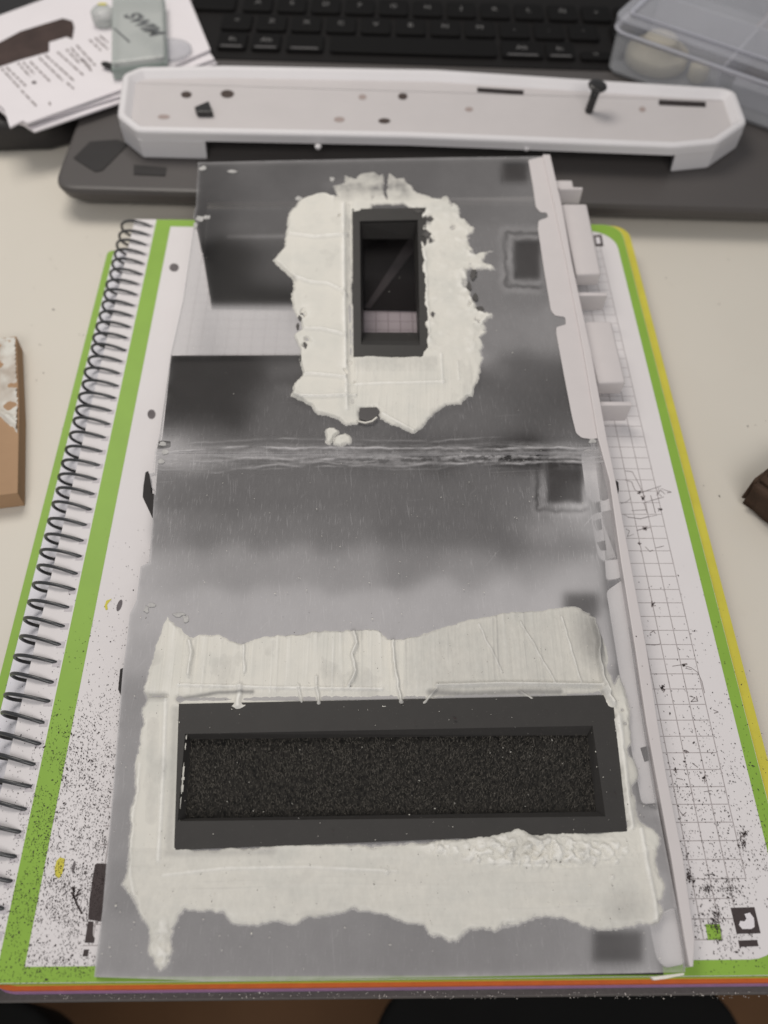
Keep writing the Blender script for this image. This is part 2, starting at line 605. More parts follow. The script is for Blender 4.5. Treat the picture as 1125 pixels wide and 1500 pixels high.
# printed border: ring lying on the page
outer = rounded(-.106, XR - .0001, YF + .0001, YB - .0001, .0085, 8, (0, 1, 1, 0))
inner = rounded(-.0992, .0998, -.1498, .1437, .0115, 8, (0, 1, 1, 0))
V = [(x, y, ZP + .00006) for x, y in outer] + [(x, y, ZP + .00006) for x, y in inner]
n_ = len(outer)
link('printed_border', mesh('printed_border', V, [(j, (j + 1) % n_, n_ + (j + 1) % n_, n_ + j) for j in range(n_)]), 'green', nb)
# folded-back sheet under the coil
fs = prism('folded_sheet', rounded(-.1282, -.1165, -.1566, .139, .007, 6, (0, 0, 0, 1)), .0036, .0043, 'fold', nb)
fb = prism('folded_sheet_border', rounded(-.1284, -.1256, -.1546, .139, .0028, 5, (0, 0, 0, 1)), .0037, .00440, 'green', nb)
# coil: each turn
nr = 49
cx, cz, rx_, rz_ = -.1137, .0095, .0088, .0058
path = []
for i in range(27):
    a = math.radians(38 + 265 * i / 26)
    k_ = min(1, i / 14)
    path.append((rx_ * math.cos(a), .0040 * k_ * k_ * (3 - 2 * k_) + .0006 * max(0, i - 14) / 12, cz + rz_ * math.sin(a)))
V, Fc = tube_bm(path, .00058, 8)
ring_me = mesh('coil_ring', V, Fc)
for k in range(nr):
    o = link('coil_ring', ring_me, 'wire' if k == 0 else None, nb, k == 0)
    o.location = (cx + random.uniform(-.00025, .00025), .1440 - k * .00636 + random.uniform(-.0002, .0002), random.uniform(-.0002, .0002))
    o.rotation_euler = (0, 0, math.radians(random.uniform(-2.5, 2.5)))
# punched slots where the coil enters
V = []; Fc = []
for k in range(nr):
    x, y = -.1078, .1440 - k * .00636 - .0004
    b = len(V)
    V += [(x - .0012, y - .0011, ZP + .00005), (x + .0013, y - .0011, ZP + .00005), (x + .0013, y + .0011, ZP + .00005), (x - .0012, y + .0011, ZP + .00005)]
    Fc.append((b, b + 1, b + 2, b + 3))
MAT['slot'] = simple('coil_slot', (.50, .47, .49), .8, .2, .15, 300)
o = link('coil_slot', mesh('coil_slot', V, Fc), 'slot', nb)


def flat(name, pts, mat, parent, dz=.0001, z=ZP):
    V = [tuple(at(x, y, z)[:2]) + (z + dz,) for x, y in pts]
    return link(name, mesh(name, V, [tuple(range(len(V)))]), mat, parent)


def disc_pts(cx_, cy_, rx, ry, n=14, rot=0):
    return [(cx_ + rx * math.cos(2 * math.pi * i / n) * math.cos(rot) - ry * math.sin(2 * math.pi * i / n) * math.sin(rot),
             cy_ + rx * math.cos(2 * math.pi * i / n) * math.sin(rot) + ry * math.sin(2 * math.pi * i / n) * math.cos(rot)) for i in range(n)]


for (x, y, rx, ry, r) in ((255, 392, 7, 6, 0), (222, 607, 6, 7, 0), (175, 887, 3.5, 9, .35), (108, 1270, 2.2, 9, .2)):
    flat('punched_hole', disc_pts(x, y, rx, ry, rot=r), 'hole_dark', nb)
flat('yellow_dot', [(88, 1256), (95, 1258), (94, 1268), (91, 1281), (86, 1287), (81, 1283), (80, 1272), (83, 1261)], 'yellow', nb)
flat('yellow_dot', [(164, 877), (156, 880), (153, 888), (155, 894), (158, 893), (157, 886)], 'yellow', nb)
# printed marks
flat('printed_mark', [(139, 1267), (142, 1265), (163, 1266), (160, 1310), (155, 1350), (148, 1350), (129, 1347), (131, 1320)], 'print_black', nb)
flat('printed_mark', [(129, 1350), (137, 1350), (136, 1371), (139, 1374), (138, 1381), (124, 1381)], 'print_black', nb)
flat('printed_mark', [(123, 1391), (130, 1391), (129, 1401), (121, 1401)], 'print_black', nb)
# corner code block at right: a dark square with a pale bite, a bar, a green square
ma = flat('printed_mark', [(1070, 1330), (1105, 1329), (1114, 1367), (1079, 1368)], 'print_black', nb)
link('mark_bite', mesh('mark_bite', [tuple(at(x, y, ZP)[:2]) + (ZP + .0002,) for x, y in
     [(1090, 1339), (1098, 1337), (1104, 1345), (1105, 1358), (1100, 1361), (1087, 1361), (1082, 1355), (1084, 1349), (1090, 1350), (1093, 1346)]],
     [tuple(range(10))]), 'paper', ma)
flat('printed_mark', [(1081, 1378), (1109, 1377), (1111, 1386), (1083, 1387)], 'print_black', nb)
flat('green_square', [(1033, 1354), (1054, 1354), (1057, 1376), (1037, 1377)], 'green', nb)
mb_ = flat('printed_mark', [(869, 345), (881, 344), (884, 361), (872, 361)], 'print_black', nb)
link('mark_bite', mesh('mark_bite', [tuple(at(x, y, ZP)[:2]) + (ZP + .0002,) for x, y in [(872, 348), (878, 347.5), (880, 357), (874, 358)]], [(0, 1, 2, 3)]), 'paper', mb_)

# pencil scribbles
SV = []; SF = []


def stroke(pts, w=.00011):
    P = [at(x, y, ZP)[:2] for x, y in pts]
    for a, b in zip(P, P[1:]):
        d = b - a; L = np.linalg.norm(d)
        if L < 1e-6: continue
        nrm = np.array([-d[1], d[0]]) / L * w * random.uniform(.6, 1.2); e = d / L * w * .5
        k = len(SV)
        for q in (a - e - nrm, b + e - nrm, b + e + nrm, a - e + nrm): SV.append((q[0], q[1], ZP + .00009))
        SF.append((k, k + 1, k + 2, k + 3))


for s_ in ([(916, 690), (926, 691), (932, 702), (937, 712), (943, 725), (940, 730)], [(915, 703), (925, 706), (930, 718), (938, 722), (950, 718), (968, 712)],
           [(942, 737), (955, 733), (966, 730), (972, 728)], [(962, 726), (967, 718), (972, 722), (974, 724)], [(968, 716), (977, 719), (983, 721), (977, 722)],
           [(909, 738), (918, 735), (924, 730)], [(914, 754), (921, 758), (938, 760), (950, 757), (962, 755)], [(953, 726), (957, 740), (960, 752)], [(943, 736), (948, 752)],
           [(925, 748), (946, 747)], [(917, 775), (922, 778), (919, 786), (928, 783)], [(933, 777), (945, 774), (953, 773)], [(945, 801), (952, 808), (956, 806)],
           [(960, 803), (972, 800)], [(947, 944), (958, 945), (966, 944)], [(985, 976), (998, 974), (1012, 978), (1022, 985), (1028, 998), (1032, 1015)],
           [(1004, 979), (1013, 981)], [(966, 1004), (970, 1012), (974, 1010), (972, 1014)], [(1010, 1020), (1018, 1022), (1012, 1028), (1022, 1027), (1020, 1020)],
           [(952, 928), (957, 924), (960, 928)], [(1045, 1040), (1052, 1043), (1046, 1045)], [(991, 1140), (1000, 1142)], [(994, 1185), (1000, 1195), (1005, 1190)],
           [(997, 1190), (1003, 1196)], [(1031, 1160), (1042, 1158)], [(1014, 1118), (1022, 1124)], [(965, 715), (963, 722), (969, 727)]):
    stroke(s_)
for (x, y) in ((938, 722), (941, 730), (966, 746), (944, 774), (936, 796), (957, 886), (1001, 974), (971, 1008), (1005, 1102), (990, 1128), (1031, 1140), (1090, 1222)):
    for _ in range(5):
        stroke([(x + random.gauss(0, 2), y + random.gauss(0, 2)), (x + random.gauss(0, 2), y + random.gauss(0, 2))], .0002)
link('pencil_scribble', mesh('pencil_scribble', SV, SF), 'pencil', nb)
# small twig-like ink mark on the lower left margin
SV.clear(); SF.clear()
for s_ in ([(120, 1338), (113, 1325), (108, 1312), (109, 1300)], [(110, 1318), (105, 1308)], [(111, 1313), (117, 1303)], [(109, 1306), (106, 1300)], [(113, 1312), (118, 1309)]):
    stroke(s_, .0003)
link('ink_twig', mesh('ink_twig', SV, SF), 'print_black', nb)

# ================================================================== PANEL
PO = np.array([0, -.152, .0188])
PA = math.atan2(.0195, .31)
EY = np.array([0, math.cos(PA), math.sin(PA)]); EZ = np.array([0, -math.sin(PA), math.cos(PA)])


def pp(px, py, lz=0.0):
    d = ray(px, py)
    k = (lz - (CAM - PO) @ EZ) / (d @ EZ)
    p = CAM + d * k - PO
    return (p[0], p @ EY)


def lp(pts, lz=0.0):
    return [pp(x, y, lz) for x, y in pts]


def loc2px(X, Y, Z=None):
    Z = np.zeros_like(X) if Z is None else Z
    P = np.stack([PO[0] + X, PO[1] + Y * EY[1] + Z * EZ[1], PO[2] + Y * EY[2] + Z * EZ[2]], -1).reshape(-1, 3)
    a, b = project(P)
    return a.reshape(X.shape), b.reshape(X.shape)


panel = empty('sanded_enclosure', tuple(PO), (PA, 0, 0))
tag(panel, 'sanded clear plastic enclosure with two white filled window openings lying on the notebook', 'enclosure')

UP_OUT = [(290, 238), (287, 300), (283, 318), (290, 322), (284, 332), (268, 440), (250, 520), (234, 636), (232, 645), (250, 646), (250, 656), (230, 658), (229, 664),
          (540, 664), (885, 660), (868, 580), (853, 505), (838, 425), (826, 360), (812, 290), (801, 229), (640, 231), (420, 235)]
UP_HOLE = [(520, 314), (620, 312), (622, 516), (521, 516)]
LO_OUT = [(229, 664.6), (227, 692), (219, 694), (222, 714), (226, 716), (223, 770), (218, 824), (206, 830), (200, 880), (190, 900), (186, 940), (180, 980), (166, 1150), (158, 1240), (150, 1335),
          (141, 1400), (138, 1431), (300, 1437), (620, 1432), (1004, 1424), (1002, 1390), (990, 1320), (965, 1190), (938, 1020), (915, 860), (895, 725), (885, 660.6), (540, 664.6)]
LO_HOLE = [(266, 1038), (893, 1024), (912, 1212), (260, 1236)]

# haze: target grey (sRGB) over black at places of the panel, reflected sheen included
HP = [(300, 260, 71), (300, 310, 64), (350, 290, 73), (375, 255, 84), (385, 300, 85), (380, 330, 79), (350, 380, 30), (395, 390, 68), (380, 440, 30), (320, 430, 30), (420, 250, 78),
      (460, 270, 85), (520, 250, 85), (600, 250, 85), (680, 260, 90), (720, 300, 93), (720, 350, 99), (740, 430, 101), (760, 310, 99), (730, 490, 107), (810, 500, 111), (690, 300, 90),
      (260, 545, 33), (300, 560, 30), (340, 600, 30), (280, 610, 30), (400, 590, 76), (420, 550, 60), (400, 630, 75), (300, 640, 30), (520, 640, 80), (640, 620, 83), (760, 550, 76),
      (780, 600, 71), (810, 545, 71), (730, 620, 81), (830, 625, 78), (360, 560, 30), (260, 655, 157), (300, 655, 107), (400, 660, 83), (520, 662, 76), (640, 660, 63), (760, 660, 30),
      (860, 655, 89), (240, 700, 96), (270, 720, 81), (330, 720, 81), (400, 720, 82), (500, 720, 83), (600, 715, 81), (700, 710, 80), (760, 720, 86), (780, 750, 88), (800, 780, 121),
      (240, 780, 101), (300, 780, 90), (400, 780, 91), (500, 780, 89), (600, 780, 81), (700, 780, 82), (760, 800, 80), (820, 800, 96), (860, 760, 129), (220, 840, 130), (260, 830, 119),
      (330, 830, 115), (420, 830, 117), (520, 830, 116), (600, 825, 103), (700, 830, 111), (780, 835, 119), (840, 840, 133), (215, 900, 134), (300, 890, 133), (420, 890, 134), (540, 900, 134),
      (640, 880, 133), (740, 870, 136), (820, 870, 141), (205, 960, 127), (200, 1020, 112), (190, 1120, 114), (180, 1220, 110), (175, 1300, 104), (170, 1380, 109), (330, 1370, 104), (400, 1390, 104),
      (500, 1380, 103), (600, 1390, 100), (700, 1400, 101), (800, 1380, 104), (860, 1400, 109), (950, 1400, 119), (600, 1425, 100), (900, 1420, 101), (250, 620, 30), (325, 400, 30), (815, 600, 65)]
SOFT = [  # clearer patches over pads: x0,x1,y0,y1,edge,amount of haze left
    (735, 774, 238, 268, 5, .14), (752, 792, 350, 410, 4, .18), (802, 853, 674, 738, 3, .22), (825, 878, 868, 905, 7, .25), (868, 942, 1362, 1410, 6, .30), (880, 905, 876, 892, 7, .7),
    (850, 880, 905, 960, 14, .75)]
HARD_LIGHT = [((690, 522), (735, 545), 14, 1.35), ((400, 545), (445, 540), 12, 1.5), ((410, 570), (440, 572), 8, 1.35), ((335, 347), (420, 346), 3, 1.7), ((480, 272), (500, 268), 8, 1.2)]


def srgb2lin(c_):
    c_ = np.asarray(c_, float) / 255
    return np.where(c_ <= .04045, c_ / 12.92, ((c_ + .055) / 1.055) ** 2.4)


HX = np.array([h[0] for h in HP], float); HY = np.array([h[1] for h in HP], float)
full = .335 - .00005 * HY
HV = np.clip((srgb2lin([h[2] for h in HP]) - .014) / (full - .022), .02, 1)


def haze_at(PX, PY):
    sh = PX.shape; px = PX.ravel(); py = PY.ravel()
    num = np.zeros_like(px); den = np.zeros_like(px) + 1e-30
    for hx, hy, hv in zip(HX, HY, HV):
        w = np.exp(-np.minimum(((px - hx) ** 2 + 1.6 * (py - hy) ** 2) / (2 * 24 ** 2), 300)) + 1e-9 / (1 + ((px - hx) ** 2 + (py - hy) ** 2) ** 2 * 1e-8)
        num += w * hv; den += w
    h_ = num / den
    # shade on the page under the plate, put into the haze
    strip = 1 / (1 + np.exp(-(py - 448) / 2.5)) * 1 / (1 + np.exp((py - 519) / .8)) * 1 / (1 + np.exp((px - 640) / 8))
    h_ = h_ * (1 - strip) + .72 * strip
    side = 1 / (1 + np.exp((px - (284 + (py - 320) * .19)) / 1.5)) * 1 / (1 + np.exp((py - 519) / .8)) / (1 + np.exp(-(py - 318) / 3))  # same painted shade along the left margin
    h_ = h_ * (1 - side) + .66 * side
    rb = np.interp(py, [660, 760, 860, 1000, 1176, 1188, 1330, 1345, 1424], [866, 880, 886, 906, 938, 968, 992, 956, 970])
    rm = 1 / (1 + np.exp(-np.clip((px - rb) / 4, -60, 60))) * (py > 662)
    h_ = h_ * (1 - rm) + .22 * rm
    for (x0, x1, y0, y1, e, k) in SOFT:
        m = (1 / (1 + np.exp(-np.clip((px - x0) / e * 2, -60, 60)))) * (1 / (1 + np.exp(np.clip((px - x1) / e * 2, -60, 60)))) * \
            (1 / (1 + np.exp(-np.clip((py - y0) / e * 2, -60, 60)))) * (1 / (1 + np.exp(np.clip((py - y1) / e * 2, -60, 60))))
        h_ = h_ * (1 - m * (1 - k))
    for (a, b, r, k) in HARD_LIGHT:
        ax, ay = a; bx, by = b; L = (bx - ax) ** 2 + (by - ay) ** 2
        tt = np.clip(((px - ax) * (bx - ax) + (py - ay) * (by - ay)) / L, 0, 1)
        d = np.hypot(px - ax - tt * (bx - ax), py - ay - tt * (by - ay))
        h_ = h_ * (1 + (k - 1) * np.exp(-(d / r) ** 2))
    # glue rim round the square opening near the seam and the pad above it
    for (x0, x1, y0, y1, w_) in ((790, 866, 662, 744, 5), (744, 800, 343, 418, 4)):
        dx = np.maximum(np.maximum(x0 - px, px - x1), 0); dy = np.maximum(np.maximum(y0 - py, py - y1), 0)
        din = np.minimum(np.minimum(px - x0, x1 - px), np.minimum(py - y0, y1 - py))
        d = np.where(din > 0, -din, np.hypot(dx, dy)) + 5.0 * fbm(px / 14, py / 14, 4, 5)
        side_ok = 1 / (1 + np.exp((px - (x1 - 6)) / 3))
        h_ = h_ + side_ok * np.clip(.75 + 1.3 * fbm(px / 22, py / 22, 2, 15), .1, 1.5) * (.17 * np.exp(-((d + 5) / w_) ** 2) - .20 * np.exp(-((d - 2.5) / 2.4) ** 2) + .10 * np.exp(-((d - 9) / 5) ** 2))
    return np.clip(h_, .012, 1).reshape(sh)


def plate(name, outp, holep, step=.00055):
    polys = [lp(outp), lp(holep)]
    P = np.array(polys[0])
    xs = np.arange(P[:, 0].min() - step, P[:, 0].max() + step * 2, step); ys = np.arange(P[:, 1].min() - step, P[:, 1].max() + step * 2, step)
    Xg, Yg = np.meshgrid(xs, ys)
    sd, bx, by = sdist(polys, Xg, Yg)
    out_ = sd < 0
    PX, PY = loc2px(Xg, Yg)
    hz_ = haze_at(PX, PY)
    keep = ~out_
    Xs = np.where(out_, bx, Xg); Ys = np.where(out_, by, Yg)
    # worn, slightly broken edge
    edge = np.exp(-np.maximum(sd, 0) / .0007)
    hz_ = np.clip(hz_ + edge * .18 * (1 + 1.5 * fbm(Xg / .003, Yg / .003, 2, 3)) * (PY > 225), .012, 1)
    sand = np.clip((PY - 530) / 60, 0, 1) * np.clip((850 - PY) / 90, .12, 1)
    sand = np.maximum(sand, .10)
    Zs = .00006 * fbm(Xg / .012, Yg / .012, 3, 8)
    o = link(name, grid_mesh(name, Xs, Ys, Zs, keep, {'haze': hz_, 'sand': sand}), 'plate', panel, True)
    # rim (thickness 2 mm) round the outside and round the opening
    V = []; Fc = []; hz2 = []
    for poly in polys:
        b = len(V); n = len(poly)
        for x, y in poly: V += [(x, y, 0), (x, y, -.002)]
        for j in range(n):
            k = (j + 1) % n
            Fc.append((b + 2 * j, b + 2 * j + 1, b + 2 * k + 1, b + 2 * k))
    me = mesh('plate_rim', V, Fc)
    a_ = me.attributes.new('haze', 'FLOAT', 'POINT'); a_.data.foreach_set('value', [.45] * len(V))
    link('plate_rim', me, 'plate', o)
    return o


up = plate('upper_plate', UP_OUT, UP_HOLE)
lo = plate('lower_plate', LO_OUT, LO_HOLE)

# dark sheets added under the plate to give its dark zones
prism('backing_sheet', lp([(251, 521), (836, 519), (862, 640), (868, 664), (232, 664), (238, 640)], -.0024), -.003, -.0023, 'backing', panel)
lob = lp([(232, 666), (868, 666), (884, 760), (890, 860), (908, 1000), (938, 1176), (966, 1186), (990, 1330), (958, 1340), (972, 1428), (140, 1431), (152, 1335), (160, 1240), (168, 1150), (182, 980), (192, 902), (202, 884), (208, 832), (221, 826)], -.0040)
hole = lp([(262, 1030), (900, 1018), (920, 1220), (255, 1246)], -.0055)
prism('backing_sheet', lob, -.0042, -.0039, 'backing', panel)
# side of far wall, hanging from the far edge
prism('far_wall', [pp(289, 240), pp(800, 231), pp(800, 234), pp(289, 243)], -.0195, -.0003, 'added_black_card', panel)
prism('side_wall', lp([(291, 246), (294, 246), (287.5, 318), (284.5, 318)]), -.019, -.0003, 'added_black_card', panel)
for q in ([(733, 236), (774, 235), (780, 268), (738, 270)], [(750, 349), (790, 347), (798, 408), (758, 412)], [(800, 672), (852, 672), (860, 738), (806, 740)],
          [(822, 866), (878, 866), (884, 880), (905, 880), (906, 896), (862, 900), (866, 960), (846, 960), (840, 905), (826, 902)], [(868, 1360), (940, 1358), (948, 1410), (872, 1412)]):
    prism('black_pad', lp(q, -.0024), -.0034, -.0022, 'pad', panel)
# dark tabs peeking out at the left edge
prism('dark_tab', lp([(213, 692), (217, 690), (221, 700), (222, 722), (227, 724), (226, 764), (209, 728), (210, 712)], -.002), -.004, -.0018, 'pad', panel, .0002)
prism('dark_tab', lp([(176, 980), (184, 977), (182, 1018), (177, 1018), (173, 1010)], -.002), -.004, -.0018, 'pad', panel, .0002)
prism('dark_tab', lp([(232, 646), (249, 646), (248, 655), (230, 657)], -.0005), -.0019, -.0006, 'pad', panel, .0001)
prism('dark_tab', lp([(902, 703), (906, 706), (907, 716), (905, 726), (899, 720)], -.004), -.006, -.004, 'pad', panel, .0002)


# window frames: lofted quads (photograph corners TL TR BR BL, height)
def frame(name, levels, parent):
    rings = []
    for q, z in levels:
        rings.append([(*pp(x, y, z), z) for x, y in q])
    o0 = [(x, y, -.0035) for x, y, z in rings[0]]
    return loft(name, [o0] + rings, 'frame', parent)


def inter(q, r=3):
    return q


frame('window_frame', [([(516, 306), (624, 304), (627, 522), (518, 522)], .0004), ([(527, 324), (612, 322), (615, 506), (529, 505)], .0004),
                       ([(528.5, 327), (611, 325), (614, 500), (530.5, 500)], -.0012), ([(531, 350), (606, 350), (611, 487), (533, 487)], -.009)], panel)
lf = frame('window_frame', [([(262, 1031), (897, 1018), (919, 1218), (255, 1245)], .0004), ([(271, 1075), (868, 1063), (887, 1196), (260, 1203)], .0004),
                            ([(280, 1083), (860, 1077), (873, 1189), (272, 1199)], -.0028)], panel)
t = NT('shade_tint_pane')
tr = t.n('BsdfTransparent'); tr.inputs[0].default_value = (.82, .80, .81, 1)  # grey tint puts the shade on the page below into the pane
gl = t.n('BsdfGlossy'); gl.inputs['Roughness'].default_value = .3
fr = t.n('Fresnel'); fr.inputs[0].default_value = 1.4
mx = t.n('MixShader')
t.l(t.math('MULTIPLY', fr.outputs[0], .03), mx.inputs[0]); t.l(tr.outputs[0], mx.inputs[1]); t.l(gl.outputs[0], mx.inputs[2])
MAT['pane'] = t.done(mx.outputs[0])
prism('window_pane', lp([(530, 349), (607, 349), (612, 489), (532, 489)], -.0090), -.0100, -.0091, 'pane', panel)
# fuzzy insert of the lower window
q = lp([(277, 1081), (864, 1074), (878, 1192), (268, 1201)], -.0036)
P = np.array(q)
xs = np.arange(P[:, 0].min(), P[:, 0].max(), .00033); ys = np.arange(P[:, 1].min(), P[:, 1].max(), .00033)
Xg, Yg = np.meshgrid(xs, ys)
sd, bx, by = sdist([q], Xg, Yg)
Zg = -.0030 + .0006 * fbm(Xg / .0011, Yg / .0016, 3, 21) + .0003 * fbm(Xg / .006, Yg / .006, 2, 31)
insert = link('fuzzy_insert', grid_mesh('fuzzy_insert', np.where(sd < 0, bx, Xg), np.where(sd < 0, by, Yg), Zg, sd >= 0), 'foam', panel, True)
V = []; Fc = []
cnt = 0
while cnt < 6500:
    x = random.uniform(P[:, 0].min(), P[:, 0].max()); y = random.uniform(P[:, 1].min(), P[:, 1].max())
    s_, _, _ = sdist([q], np.array([[x]]), np.array([[y]]))
    if s_[0, 0] < .0004: continue
    cnt += 1
    L = random.uniform(.0005, .0014); a = random.gauss(math.pi / 2, .7); w = .00007
    lean = random.uniform(.3, .9) * L; b = len(V)
    dx, dy = math.cos(a), math.sin(a)
    V += [(x - dy * w, y + dx * w, -.0030), (x + dy * w, y - dx * w, -.0030), (x + dx * lean, y + dy * lean, -.0028 + L * .55)]
    Fc.append((b, b + 1, b + 2))
o = link('pile_fibre', mesh('pile_fibre', V, Fc), 'fibre', insert)
o['kind'] = 'stuff'

# seam ridge between the plates
P0 = np.array(lp([(229, 640), (886, 640), (886, 690), (229, 694)]))
xs = np.arange(P0[:, 0].min() + .0004, P0[:, 0].max() - .0004, .0004); ys = np.arange(P0[:, 1].min(), P0[:, 1].max(), .0003)
Xg, Yg = np.meshgrid(xs, ys)
PX, PY = loc2px(Xg, Yg)
ridge = np.zeros_like(Xg) + .00002
hz_ = np.zeros_like(Xg)
for pts, w_, hh, st_, sg in (([(232, 664), (260, 660), (312, 658), (357, 655), (424, 656), (560, 657), (649, 656), (719, 658), (800, 657), (884, 655)], 1.5, .00030, .62, 1),
                             ([(231, 689), (296, 691), (318, 694), (344, 689), (408, 680), (440, 685), (520, 684), (540, 681), (590, 683), (630, 678), (668, 680), (783, 679), (800, 676)], 2.0, .00032, .42, 2),
                             ([(232, 672), (300, 676), (360, 671), (430, 673), (500, 670), (600, 672), (690, 668), (790, 670)], 1.8, .00020, .28, 3),
                             ([(270, 651), (340, 646), (400, 643), (540, 645), (649, 646), (719, 640), (796, 636), (870, 639)], 1.4, .00014, .32, 4),
                             ([(420, 687), (470, 676), (560, 688), (640, 686), (700, 676)], 1.5, .00015, .26, 5)):
    ys_ = np.interp(PX, [p[0] for p in pts], [p[1] for p in pts]) + 2.4 * fbm(Xg / .006, Yg * 0, 4, 70 + sg)
    amp = np.clip(.7 + 1.6 * fbm(Xg / .007, Yg * 0 + sg, 4, 80 + sg), .05, 1.6)
    g = np.exp(-((PY - ys_) / w_) ** 2)
    ridge += hh * amp * g
    hz_ += st_ * amp * g - .18 * amp * np.exp(-((PY - ys_ - 3.2) / 2.0) ** 2)
band = np.exp(-((PY - 667) / 17) ** 4)
tex = streaks(Yg / .0010, Xg / .010, 4, 95)
ridge += .00010 * band * streaks(Yg / .0007, Xg / .004, 4, 90)
hz_ += band * (.23 + .52 * tex + .22 * fbm(Xg / .0011, Yg / .0008, 3, 97))
rough_ = np.exp(-(((PX - 720) / 75) ** 2 + ((PY - 671) / 6) ** 2)) + .7 * np.exp(-(((PX - 560) / 60) ** 2 + ((PY - 675) / 5) ** 2))
hz_ += rough_ * np.where(fbm(Xg / .0016, Yg / .0012, 3, 99) > .02, -.25, .20)
hz_ = np.where(PX < 262, hz_ + .30 * band, hz_)
hz_ = np.clip(hz_, .0, .9)
link('seam_ridge', grid_mesh('seam_ridge', Xg, Yg, ridge, ridge > -1, {'haze': hz_, 'sand': hz_ * 0 + .3}), 'plate', panel, True)

# ------------------------------------------------------------------ filler
U_OUT = [(441, 292), (470, 284), (496, 288), (490, 272), (505, 268), (508, 258), (522, 262), (530, 254), (548, 252), (556, 258), (560, 256), (562, 290), (568, 294), (570, 254),
         (580, 262), (592, 262), (600, 272), (612, 283), (640, 292), (655, 288), (666, 302), (675, 320), (692, 332), (684, 347), (690, 362), (696, 374), (718, 370), (708, 382), (722, 392),
         (700, 396), (690, 390), (680, 398), (684, 420), (692, 440), (700, 455), (720, 461), (710, 475), (704, 500), (707, 526), (700, 545), (692, 580), (684, 580),
         (672, 590), (655, 592), (640, 600), (628, 612), (618, 626), (606, 633), (580, 622), (560, 612), (556, 600), (548, 597), (526, 597), (523, 620), (508, 623), (497, 612), (480, 608),
         (466, 606), (458, 592), (440, 586), (428, 580), (434, 562), (446, 550), (440, 530), (440, 508), (432, 492), (444, 482), (436, 462), (428, 440), (432, 412), (418, 397), (403, 381),
         (418, 364), (420, 336), (425, 312)]
U_HOLE = [(517, 312), (540, 311), (543, 300), (590, 298), (606, 306), (618, 318), (618, 340), (614, 352), (619, 375), (620, 400), (624, 470), (626, 506), (618, 521), (560, 523), (519, 522), (516, 470), (514, 420), (517, 380)]
U_BLOB = [[(478, 630), (490, 628), (496, 634), (489, 640), (483, 652), (478, 648)], [(492, 642), (504, 636), (512, 640), (511, 648), (500, 654), (490, 652)]]
L_OUT = [(246, 904), (256, 914), (268, 922), (282, 936), (300, 930), (320, 930), (340, 938), (352, 942), (385, 935), (410, 933), (440, 930), (460, 925), (490, 926), (520, 925),
         (550, 925), (568, 938), (590, 938), (620, 928), (650, 918), (690, 908), (730, 900), (780, 895), (830, 890), (850, 892), (862, 900), (872, 912), (880, 930), (886, 950), (893, 985), (900, 1005),
         (906, 990), (914, 1012), (922, 1048), (924, 1080), (918, 1098), (930, 1118), (936, 1134), (924, 1150), (928, 1180), (938, 1205), (955, 1215), (964, 1228), (960, 1245), (959, 1262), (965, 1285),
         (974, 1300), (966, 1322), (970, 1342), (962, 1350), (940, 1352), (915, 1360), (880, 1358), (850, 1348), (815, 1345), (780, 1341), (760, 1352), (735, 1352), (720, 1362), (690, 1362), (670, 1376), (655, 1377), (630, 1365), (620, 1352),
         (600, 1350), (580, 1342), (540, 1335), (512, 1329), (490, 1341), (450, 1345), (410, 1351), (350, 1352), (330, 1340), (292, 1334), (270, 1332), (262, 1340), (250, 1360), (255, 1390), (248, 1415), (238, 1423), (230, 1415),
         (221, 1390), (218, 1362), (206, 1335), (192, 1312), (183, 1296), (186, 1265), (190, 1240), (192, 1200), (198, 1160), (200, 1120), (208, 1080), (212, 1040), (215, 1000), (220, 975), (230, 945), (240, 918)]
L_HOLE = [(270, 1034), (300, 1032), (342, 1040), (348, 1042), (368, 1034), (420, 1032), (500, 1038), (540, 1044), (548, 1036), (600, 1032), (700, 1030), (780, 1025), (850, 1020), (866, 1014), (880, 1014),
          (886, 1036), (900, 1040), (897, 1060), (903, 1100), (907, 1130), (913, 1170), (916, 1200), (919, 1211), (880, 1220), (850, 1218), (820, 1221), (780, 1223), (760, 1215), (735, 1220), (715, 1225), (650, 1232),
          (600, 1237), (570, 1240), (520, 1237), (440, 1238), (380, 1240), (310, 1245), (262, 1242), (260, 1200), (264, 1150), (268, 1090)]


def seg(px, py, a, b):
    ax, ay = a; bx_, by_ = b
    L = (bx_ - ax) ** 2 + (by_ - ay) ** 2
    tt = np.clip(((px - ax) * (bx_ - ax) + (py - ay) * (by_ - ay)) / L, 0, 1)
    return np.hypot(px - ax - tt * (bx_ - ax), py - ay - tt * (by_ - ay)), tt


def polyd(px, py, pts):
    return np.min([seg(px, py, a, b)[0] for a, b in zip(pts, pts[1:])], 0)


